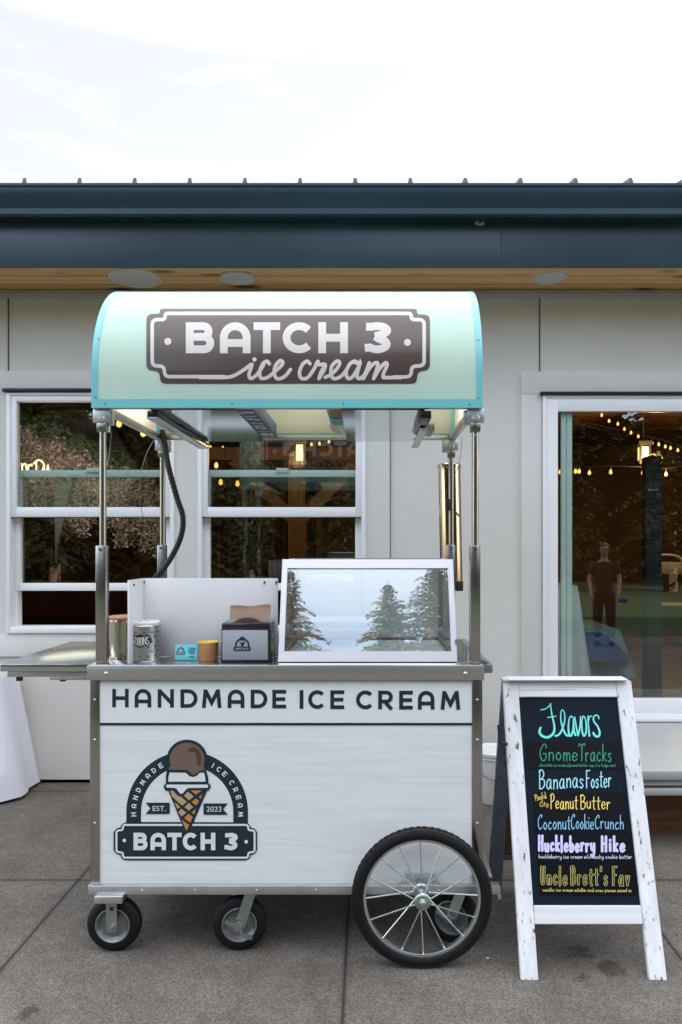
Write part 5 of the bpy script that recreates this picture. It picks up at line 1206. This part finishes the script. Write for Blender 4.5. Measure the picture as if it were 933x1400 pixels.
sgn = thing('menu_board', 'whitewashed folding chalkboard listing flavors in coloured lettering', 'sandwich board', (.78, 2.95, 0))
SL = 1.035; u0, u1 = .530, 1.035
def bevel_all(g, w):
    bmesh.ops.bevel(g.bm, geom=g.bm.edges[:], offset=w, segments=2, affect='EDGES'); return g
g = Ab(); g.bar(u0, u0 + .060, 0, SL, -.02, .002); bevel_all(g, .002).out('leg', M_OLDZ, sgn)
g = Ab(); g.bar(u1 - .060, u1, 0, SL, -.02, .002); bevel_all(g, .002).out('leg', M_OLDZ, sgn)
g = Ab(); g.bar(u0 + .0605, u1 - .0605, SL - .064, SL, -.019, .0005); bevel_all(g, .002).out('top_rail', M_OLDX, sgn)
zb_ = .174
g = Ab(); g.bar(u0 + .0605, u1 - .0605, zb_, zb_ + .060, -.019, .0005); bevel_all(g, .002).out('lower_rail', M_OLDX, sgn)
g = Ab(); g.bar(u0 + .055, u1 - .055, zb_ + .0605, SL - .0645, -.016, -.009); M_BOARD = mat('chalkboard', (0.005, 0.011, 0.020), 0.5, spec=0.12, var=.25, vscale=5, rvar=.08); brd = g.out('chalkboard', M_BOARD, sgn, smooth=False)
# rear frame
def abr(u, v, n=0): return Vector((u, 2 * 2.952 - (A0 + AK * v / AN - n / AN), v / AN + n * AK / AN))
class Abr(B):
    def bar(s, u0, u1, v0, v1, n0, n1):
        P_ = [abr(u0, v0, n0), abr(u1, v0, n0), abr(u1, v1, n0), abr(u0, v1, n0)]; s.prism(P_, abr(0, 0, n1) - abr(0, 0, n0)); return s
g = Abr(); g.bar(u0, u0 + .060, 0.0, SL, -.02, .002); bevel_all(g, .002).out('rear_leg', M_OLDG, sgn)
g = Abr(); g.bar(u1 - .060, u1, 0.0, SL, -.02, .002); bevel_all(g, .002).out('rear_leg', M_OLDG, sgn)
g = Abr(); g.bar(u0 + .0605, u1 - .0605, SL - .064, SL, -.019, .0005); g.out('rear_rail', M_OLDGX, sgn, smooth=False)
g = Abr(); g.bar(u0 + .0605, u1 - .0605, zb_ - .02, zb_ + .002, -.019, .0005); g.out('rear_rail', M_OLDGX, sgn, smooth=False)
g = Abr(); g.bar(u0 + .055, u1 - .055, zb_ + .003, SL - .0645, -.016, -.009); g.out('rear_panel', mat('hardboard back', (0.17, 0.075, 0.025), 0.6, var=.2, vscale=6), sgn, smooth=False)
g = B(); zt2 = SL / AN + .003
g.box(u0 + .02, u1 - .02, 2.952 - .035, 2.952 + .035, zt2, zt2 + .006, .002); g.box(u0 - .001, u0 + .05, 2.952 - .02, 2.952 + .02, zt2 - .006, zt2 + .004, .001); g.out('hinge_strip', M_OLDX, sgn)
g = B(); g.tube([ab(u0 - .004, .80, -.01), Vector((u0 - .008, 2.94, .72)), abr(u0 - .004, .83, -.01)], .0035, 6, smooth=6); g.tube([ab(u0 - .012, .80, .0), ab(u0 + .004, .79, .0)], .006, 8); g.out('stay_cord', M_DARK, sgn)
# insert cards
def card(px0, px1, py0, py1, skew=(0, 0), m=None):
    D = Decal(lift=0); g = B(); o = -.0068
    pts = [(px0 + skew[1], py1), (px1 + skew[1], py1 + .8), (px1 + skew[0], py0 + .4), (px0 + skew[0], py0)]
    front_ = [abpx(u, v, o) for u, v in pts]; g.prism(front_, Vector((0, 1 / AN, -AK / AN)) * .0022); return g.out('menu_strip', m or mat('black strip', (0.003, 0.0035, 0.006), 0.38, spec=0.2, var=.2, vscale=6, rvar=.06), brd, smooth=False)
card(720.5, 846, 1013, 1050.5, (0, 3)); card(729, 856, 1083, 1139, (0, 4)); card(733, 864, 1140, 1180.5, (0, 3)); card(736, 870, 1182, 1223.5, (0, 3))
chalk = {k: mat('chalk ' + k, c, 0.7) for k, c in dict(aqua=(0.16, 0.70, 0.66), green=(0.02, 0.27, 0.17), ice=(0.33, 0.64, 0.72), yellow=(0.78, 0.58, 0.12), blue=(0.22, 0.47, 0.68), lilac=(0.56, 0.50, 0.86), pale=(0.62, 0.60, 0.78), olive=(0.52, 0.46, 0.10), black=(0.006, 0.007, 0.010)).items()}
CH = list(chalk); CI = {k: i for i, k in enumerate(CH)}
random.seed(11)
D = Decal(lift=-.0062, step=.00002); D.at(720, 950, 6.664); aq = CI['aqua']
thick = lambda y0, y1, a, b_: (lambda f, p: a + (b_ - a) * max(0, min(1, (p.y - y0) / (y1 - y0))))
tp = thick(80, 375, .45, 1.35)
D.stroke([(135, 134), (170, 128), (205, 105), (224, 78)], 9, aq, smooth=6); D.stroke([(222, 78), (228, 130), (238, 190), (254, 260), (258, 315), (240, 360), (190, 386), (140, 368), (122, 335), (132, 298)], 17, aq, smooth=6, taper=tp); D.stroke([(198, 205), (235, 199), (272, 192)], 9, aq, smooth=3)
D.stroke([(268, 372), (300, 360), (330, 310), (352, 235), (350, 165), (332, 135), (318, 160), (318, 230), (338, 310), (365, 362), (390, 370)], 14, aq, smooth=6, taper=tp)
D.stroke([(425, 205), (410, 192), (392, 225), (386, 300), (395, 362), (412, 368), (428, 320), (434, 215), (436, 320), (450, 366)], 14, aq, smooth=6, taper=tp)
D.stroke([(444, 200), (458, 290), (474, 368)], 13, aq, smooth=4, taper=tp); D.stroke([(474, 368), (492, 290), (497, 195)], 13, aq, smooth=4, taper=tp)
D.stroke([(520, 192), (508, 240), (512, 330), (528, 372), (546, 340), (548, 260), (536, 205), (520, 192)], 13, aq, smooth=6, taper=tp)
D.stroke([(565, 188), (568, 280), (578, 372)], 13, aq, smooth=4, taper=tp); D.stroke([(568, 245), (578, 200), (600, 192)], 10, aq, smooth=4)
D.stroke([(664, 214), (656, 190), (634, 184), (614, 210), (622, 245), (652, 285), (672, 340), (660, 376), (630, 372), (614, 345)], 15, aq, smooth=6, taper=tp)
D.at(0, 0, 1)
D.hand('Gnome', 738.5, 790, 1017.5, 1039.5, 1.35, CI['green'], .01); D.hand('Tracks', 792, 836.5, 1017, 1040.5, 1.3, CI['green'], .01)
D.hand('chocolate ice cream w/peanut butter cups & a fudge swirl', 738, 842, 1043.6, 1047.6, .55, CI['green'], .006)
D.hand('Bananas', 737.5, 798, 1053.5, 1078.5, 1.5, CI['ice'], -.03); D.hand('Foster', 802, 836, 1053, 1077, 1.5, CI['ice'], -.04)
D.hand('Playful', 733, 748.5, 1086.5, 1095, .62, CI['yellow'], 0, -.28); D.hand('City', 739, 750, 1096.5, 1103, .62, CI['yellow'], 0, -.12)
D.hand('Peanut', 753, 790, 1085.5, 1105.5, 1.3, CI['yellow'], .02); D.hand('Butter', 794, 834.5, 1086.5, 1105.5, 1.3, CI['yellow'], .02)
D.hand('Coconut', 736, 780, 1113.5, 1133.5, 1.15, CI['blue'], .005); D.hand('Cookie', 781.5, 812, 1113, 1133.5, 1.15, CI['blue'], .01); D.hand('Crunch', 814, 853, 1114, 1133, 1.15, CI['blue'], .02)
D.hand('Huckleberry', 737, 813, 1143, 1163.5, 3.3, CI['lilac'], .005, gap=.24); D.hand('Hike', 823, 854, 1143.5, 1163.5, 3.5, CI['lilac'], .01, gap=.26)
D.hand('huckleberry ice cream w/crunchy cookie butter', 737, 864, 1168, 1173.5, .62, CI['pale'], .004)
for a, b_, tx_ in ((740, 775, 'Uncle'), (781, 830, "Brett's"), (838, 860, 'Fav')): D.hand(tx_, a, b_, 1185.5, 1209 + (a - 740) * .012, 3.0, CI['olive'], .012, gap=.34, mi2=CI['black'], w2=1.7)
D.hand('vanilla ice cream w/m&m and oreo pieces mixed in', 742, 863, 1214, 1218.6, .65, CI['olive'], .008)
D.out('chalk_lettering', [chalk[k] for k in CH], abpx, brd)

# ================================================================== pail, table cloth, pebble
c = Vector(((676 - CX) * 4.42 / F, 4.42, 0)); r_ = .118
t = thing('plastic_pail', 'white lidded plastic pail standing against the wall behind the cart', 'bucket', c)
M_PAIL = mat('white plastic', (0.74, 0.74, 0.74), 0.4, var=.03, vscale=4)
g = B(); g.lathe([(0, .002), (r_ * .86, .002), (r_ * .9, .01), (r_, .262), (r_ + .006, .264), (r_ + .006, .274), (r_, .276), (r_, .286), (0, .286)], c, seg=48); pb = g.out('pail_body', M_PAIL, t)
g = B(); g.lathe([(r_ - .002, .287), (r_ + .010, .285), (r_ + .011, .300), (r_ + .004, .308), (r_ - .006, .308), (r_ - .010, .302), (0, .302)], c, seg=48); g.out('lid', M_PAIL, t)
g = B(); g.tube([c + Vector((r_ * math.cos(a) * 1.06, -r_ * 1.06 * abs(math.sin(a)) - .003, .262 - .11 * math.sin(a))) for a in [math.pi * k / 14 for k in range(15)]], .0022, 6); g.out('handle', M_DARK, t)
g = B(); skirt(g, -3.4, -2.20, 4.45, 4.68, H - (918 - CY) * 4.45 / F, .012, .075, 9, .028, rows=16)
tb = g.out('table_cloth', mat('table linen', (0.74, 0.735, 0.80), 0.85, var=.03, vscale=3, bump=.1, bscale=25), None, angle=75); tag(tb, 'white cloth draped to the ground over a table by the wall', 'tablecloth')
g = B(); c = W(667, 1311, 1534.5 / (1311 - CY)); g.sph(c + Vector((0, 0, .003)), .004, 0, 1, (1.3, 1, .8)); tag(g.out('pebble', mat('pale stone', (.7, .7, .68), .7)), 'tiny white pebble on the concrete right of the spoked wheel', 'pebble')

# ================================================================== behind the viewer, seen in the glass: person, conifers
def skin(name, J, E, m, parent, sub=2):
    me = bpy.data.meshes.new(name); me.from_pydata([j[:3] for j in J], E, []); o = bpy.data.objects.new(name, me); COL.objects.link(o)
    o.modifiers.new('s', 'SKIN'); sm = o.modifiers.new('u', 'SUBSURF'); sm.levels = sub; sm.render_levels = sub
    for i, j in enumerate(J): me.skin_vertices[0].data[i].radius = (j[3], j[4] if len(j) > 4 else j[3])
    me.skin_vertices[0].data[0].use_root = True
    ev = o.evaluated_get(bpy.context.evaluated_depsgraph_get()); m2 = bpy.data.meshes.new_from_object(ev); bpy.data.objects.remove(o)
    m2.name = name; m2.materials.clear(); m2.materials.append(m); m2.polygons.foreach_set('use_smooth', [True] * len(m2.polygons))
    return link(bpy.data.objects.new(name, m2), parent)
pp = thing('person', 'person in dark clothes holding a blue thing, mirrored in the glass door', 'person', (0, 0, 0))
M_SKIN = mat('skin', (0.42, 0.25, 0.18), 0.5); M_BLACK = mat('black clothes', (0.012, 0.012, 0.014), 0.8)
J = [(0, 0, .82, .13, .10), (0, 0, 1.0, .115, .09), (0, .0, 1.18, .135, .095), (0, .0, 1.27, .075), (0, .01, 1.32, .05), (0, .015, 1.38, .055), (0, .02, 1.45, .078, .085), (0, .015, 1.52, .06, .07)]
E = [(0, 1), (1, 2), (2, 3), (3, 4), (4, 5), (5, 6), (6, 7)]
hand_ids = []
for s_ in (-1, 1):
    b_ = len(J); J += [(s_ * .17, 0, 1.22, .05), (s_ * .22, .03, 1.0, .04), (s_ * .20, .14, .82, .03), (s_ * .195, .17, .77, .026, .034), (s_ * .19, .19, .72, .02, .034)]
    E += [(2, b_), (b_, b_ + 1), (b_ + 1, b_ + 2), (b_ + 2, b_ + 3), (b_ + 3, b_ + 4)]
    for q in range(4):
        i = len(J); x_ = s_ * .19; yy = .165 + q * .018; ln = (.055, .065, .062, .05)[q]
        J += [(x_, yy, .685, .009), (x_ - s_ * .014, yy + .004, .685 - ln * .6, .008), (x_ - s_ * .034, yy + .006, .685 - ln, .007)]; E += [(b_ + 4, i), (i, i + 1), (i + 1, i + 2)]
    i = len(J); J += [(s_ * .175, .205, .745, .010), (s_ * .16, .225, .715, .009)]; E += [(b_ + 3, i), (i, i + 1)]
    l = len(J); J += [(s_ * .085, 0, .72, .085), (s_ * .095, .01, .43, .058), (s_ * .10, -.01, .10, .04), (s_ * .105, .04, .045, .04), (s_ * .11, .13, .03, .032)]
    E += [(0, l), (l, l + 1), (l + 1, l + 2), (l + 2, l + 3), (l + 3, l + 4)]
skin('body', J, E, M_SKIN, pp)
JS = [(0, 0, .72, .17, .13), (0, 0, 1.0, .135, .11), (0, 0, 1.18, .15, .112), (0, 0, 1.265, .085)]; ES = [(0, 1), (1, 2), (2, 3)]
for s_ in (-1, 1):
    b_ = len(JS); JS += [(s_ * .17, 0, 1.215, .068), (s_ * .205, .02, 1.06, .058)]; ES += [(2, b_), (b_, b_ + 1)]
skin('shirt', JS, ES, M_BLACK, pp)
JT = [(0, 0, .90, .14, .11), (0, 0, .78, .14, .12)]; ET = [(0, 1)]
for s_ in (-1, 1):
    l = len(JT); JT += [(s_ * .088, 0, .70, .098), (s_ * .096, .01, .43, .075), (s_ * .10, -.008, .09, .062)]; ET += [(1, l), (l, l + 1), (l + 1, l + 2)]
skin('trousers', JT, ET, mat('dark trousers', (0.015, 0.015, 0.02), 0.8), pp)
for s_ in (-1, 1):
    g = B(); g.sph((s_ * .105, .06, .04), .06, 0, 3, (.75, 1.7, .65)); g.out('shoe', M_BLACK, pp)
g = B()
for s_ in (-1, 1): g.sph((s_ * .028, .098, 1.455), .009, 0, 2)
g.out('eye', mat('eye', (.03, .03, .03), .2), pp)
g = B(); g.sph((0, .105, 1.435), .014, 0, 2, (.8, 1, 1.5)); g.sph((0, .096, 1.405), .018, 1, 2, (1.2, .4, .3))
for s_ in (-1, 1): g.sph((s_ * .078, .015, 1.44), .02, 0, 2, (.4, .8, 1.2))
g.out('face', [M_SKIN, mat('lips', (.3, .13, .11), .5)], pp)
g = B(); g.sph((0, -.005, 1.475), .098, 0, 3, (.92, 1.02, .95)); g.sph((0, -.09, 1.44), .055, 0, 2); bmesh.ops.delete(g.bm, geom=[v for v in g.bm.verts if v.co.y > .045 and v.co.z < 1.50], context='VERTS'); g.out('hair', mat('dark hair', (.02, .014, .01), .6), pp)
pp.location = (3.6, -1.9, 0); pp.rotation_euler = (0, 0, R(14))
g = B(); g.sph((3.6 + .20, -1.9 + .26, .70), .06, 0, 2, (1.3, .9, .7)); tag(g.out('blue_pouch', M_BLUE), 'blue pouch held by the person mirrored in the glass door', 'pouch')

M_SUN_NEEDLE = [mat('fir needles', (0.19, 0.14, 0.05), 0.8, var=.3, vscale=1.2), mat('fir needles light', (0.32, 0.22, 0.09), 0.8, var=.2, vscale=1.2), mat('fir needles dark', (0.09, 0.08, 0.035), 0.8)]  # sunlit set: the sun's gold is put into the needle colour
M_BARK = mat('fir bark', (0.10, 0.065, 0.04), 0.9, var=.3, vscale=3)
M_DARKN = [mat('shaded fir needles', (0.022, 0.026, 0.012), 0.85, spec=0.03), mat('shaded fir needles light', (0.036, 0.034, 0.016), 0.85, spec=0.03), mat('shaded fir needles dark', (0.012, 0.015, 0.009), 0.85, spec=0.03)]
def conifer(h, seed, mats=None):
    random.seed(seed); t = thing('conifer_tree', 'tall conifer', 'tree', (0, 0, 0), 'conifers beyond the lawn mirrored in the glass')
    g = B(); g.cyl((0, 0, -.1), (0, 0, h), h * .017, .01, 10); g.out('trunk', M_BARK, t)
    g = B(); z = h * .10
    while z < h - .15:
        d = h - z; rr = min(.62 * d ** .82, h * .22) * rnd(.75, 1.1); nb = 6 if d > 1 else 4; a0 = rnd(0, 6.3)
        for k in range(nb):
            a = a0 + 2 * math.pi * k / nb + rnd(-.3, .3); L_ = rr * rnd(.55, 1.15); ca, sa = math.cos(a), math.sin(a); nn = max(5, int(L_ * (9 if mats else 15)))
            for j in range(nn):
                f = (j + .6) / nn; x = L_ * f; zz = z + .10 * L_ * f - .42 * L_ * f * f
                for side in (-1, 1, -1):
                    sz = rnd(.10, .22) * (1 if mats else .75) * (1.1 - .4 * f) * min(1.4, .5 + d * .12); o = side * sz * rnd(.5, 1.3)
                    p = Vector((x * ca - o * sa, x * sa + o * ca, zz - abs(o) * .25))
                    dr_ = Vector((ca * .6 - side * sa * .8, sa * .6 + side * ca * .8, rnd(-.7, -.1))).normalized(); w_ = dr_.cross(Vector((rnd(-.5, .5), rnd(-.5, .5), 1))).normalized() * sz * (.36 if mats else .5)
                    g.quad(p - dr_ * sz * .5, p + w_, p + dr_ * sz, p - w_, mi=random.choice((0, 0, 1, 2)))
        z += rnd(.16, .30) * (.42 + min(.9, d * .10))
    g.out('crown', mats or M_SUN_NEEDLE, t, smooth=False, fix=False); return t
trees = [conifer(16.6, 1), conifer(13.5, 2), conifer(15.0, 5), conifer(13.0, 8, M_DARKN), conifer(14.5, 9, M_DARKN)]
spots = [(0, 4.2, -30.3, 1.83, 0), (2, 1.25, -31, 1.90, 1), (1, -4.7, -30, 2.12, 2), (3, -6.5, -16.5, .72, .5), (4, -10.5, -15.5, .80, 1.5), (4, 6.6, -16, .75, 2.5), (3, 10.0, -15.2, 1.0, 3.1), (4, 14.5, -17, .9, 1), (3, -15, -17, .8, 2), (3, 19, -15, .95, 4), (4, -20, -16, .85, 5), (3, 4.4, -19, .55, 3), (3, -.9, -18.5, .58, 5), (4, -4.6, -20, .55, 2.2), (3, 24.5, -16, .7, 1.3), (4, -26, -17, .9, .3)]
labs = ['tallest conifer on the right in the display case glass', 'narrow conifer left of the tallest one in the display case glass', 'conifer at the left edge of the display case glass']
used = set()
for n_, (k, x, y, s_, rz) in enumerate(spots):
    o = trees[k] if k not in used else copy_tree(trees[k]); used.add(k)
    o.location = (x, y, 0); o.scale = (s_, s_, s_); o.rotation_euler = (0, 0, rz)
    o['label'] = labs[n_] if n_ < 3 else 'conifer in the dark row across the lawn behind the viewer'

random.seed(21)
g = B()
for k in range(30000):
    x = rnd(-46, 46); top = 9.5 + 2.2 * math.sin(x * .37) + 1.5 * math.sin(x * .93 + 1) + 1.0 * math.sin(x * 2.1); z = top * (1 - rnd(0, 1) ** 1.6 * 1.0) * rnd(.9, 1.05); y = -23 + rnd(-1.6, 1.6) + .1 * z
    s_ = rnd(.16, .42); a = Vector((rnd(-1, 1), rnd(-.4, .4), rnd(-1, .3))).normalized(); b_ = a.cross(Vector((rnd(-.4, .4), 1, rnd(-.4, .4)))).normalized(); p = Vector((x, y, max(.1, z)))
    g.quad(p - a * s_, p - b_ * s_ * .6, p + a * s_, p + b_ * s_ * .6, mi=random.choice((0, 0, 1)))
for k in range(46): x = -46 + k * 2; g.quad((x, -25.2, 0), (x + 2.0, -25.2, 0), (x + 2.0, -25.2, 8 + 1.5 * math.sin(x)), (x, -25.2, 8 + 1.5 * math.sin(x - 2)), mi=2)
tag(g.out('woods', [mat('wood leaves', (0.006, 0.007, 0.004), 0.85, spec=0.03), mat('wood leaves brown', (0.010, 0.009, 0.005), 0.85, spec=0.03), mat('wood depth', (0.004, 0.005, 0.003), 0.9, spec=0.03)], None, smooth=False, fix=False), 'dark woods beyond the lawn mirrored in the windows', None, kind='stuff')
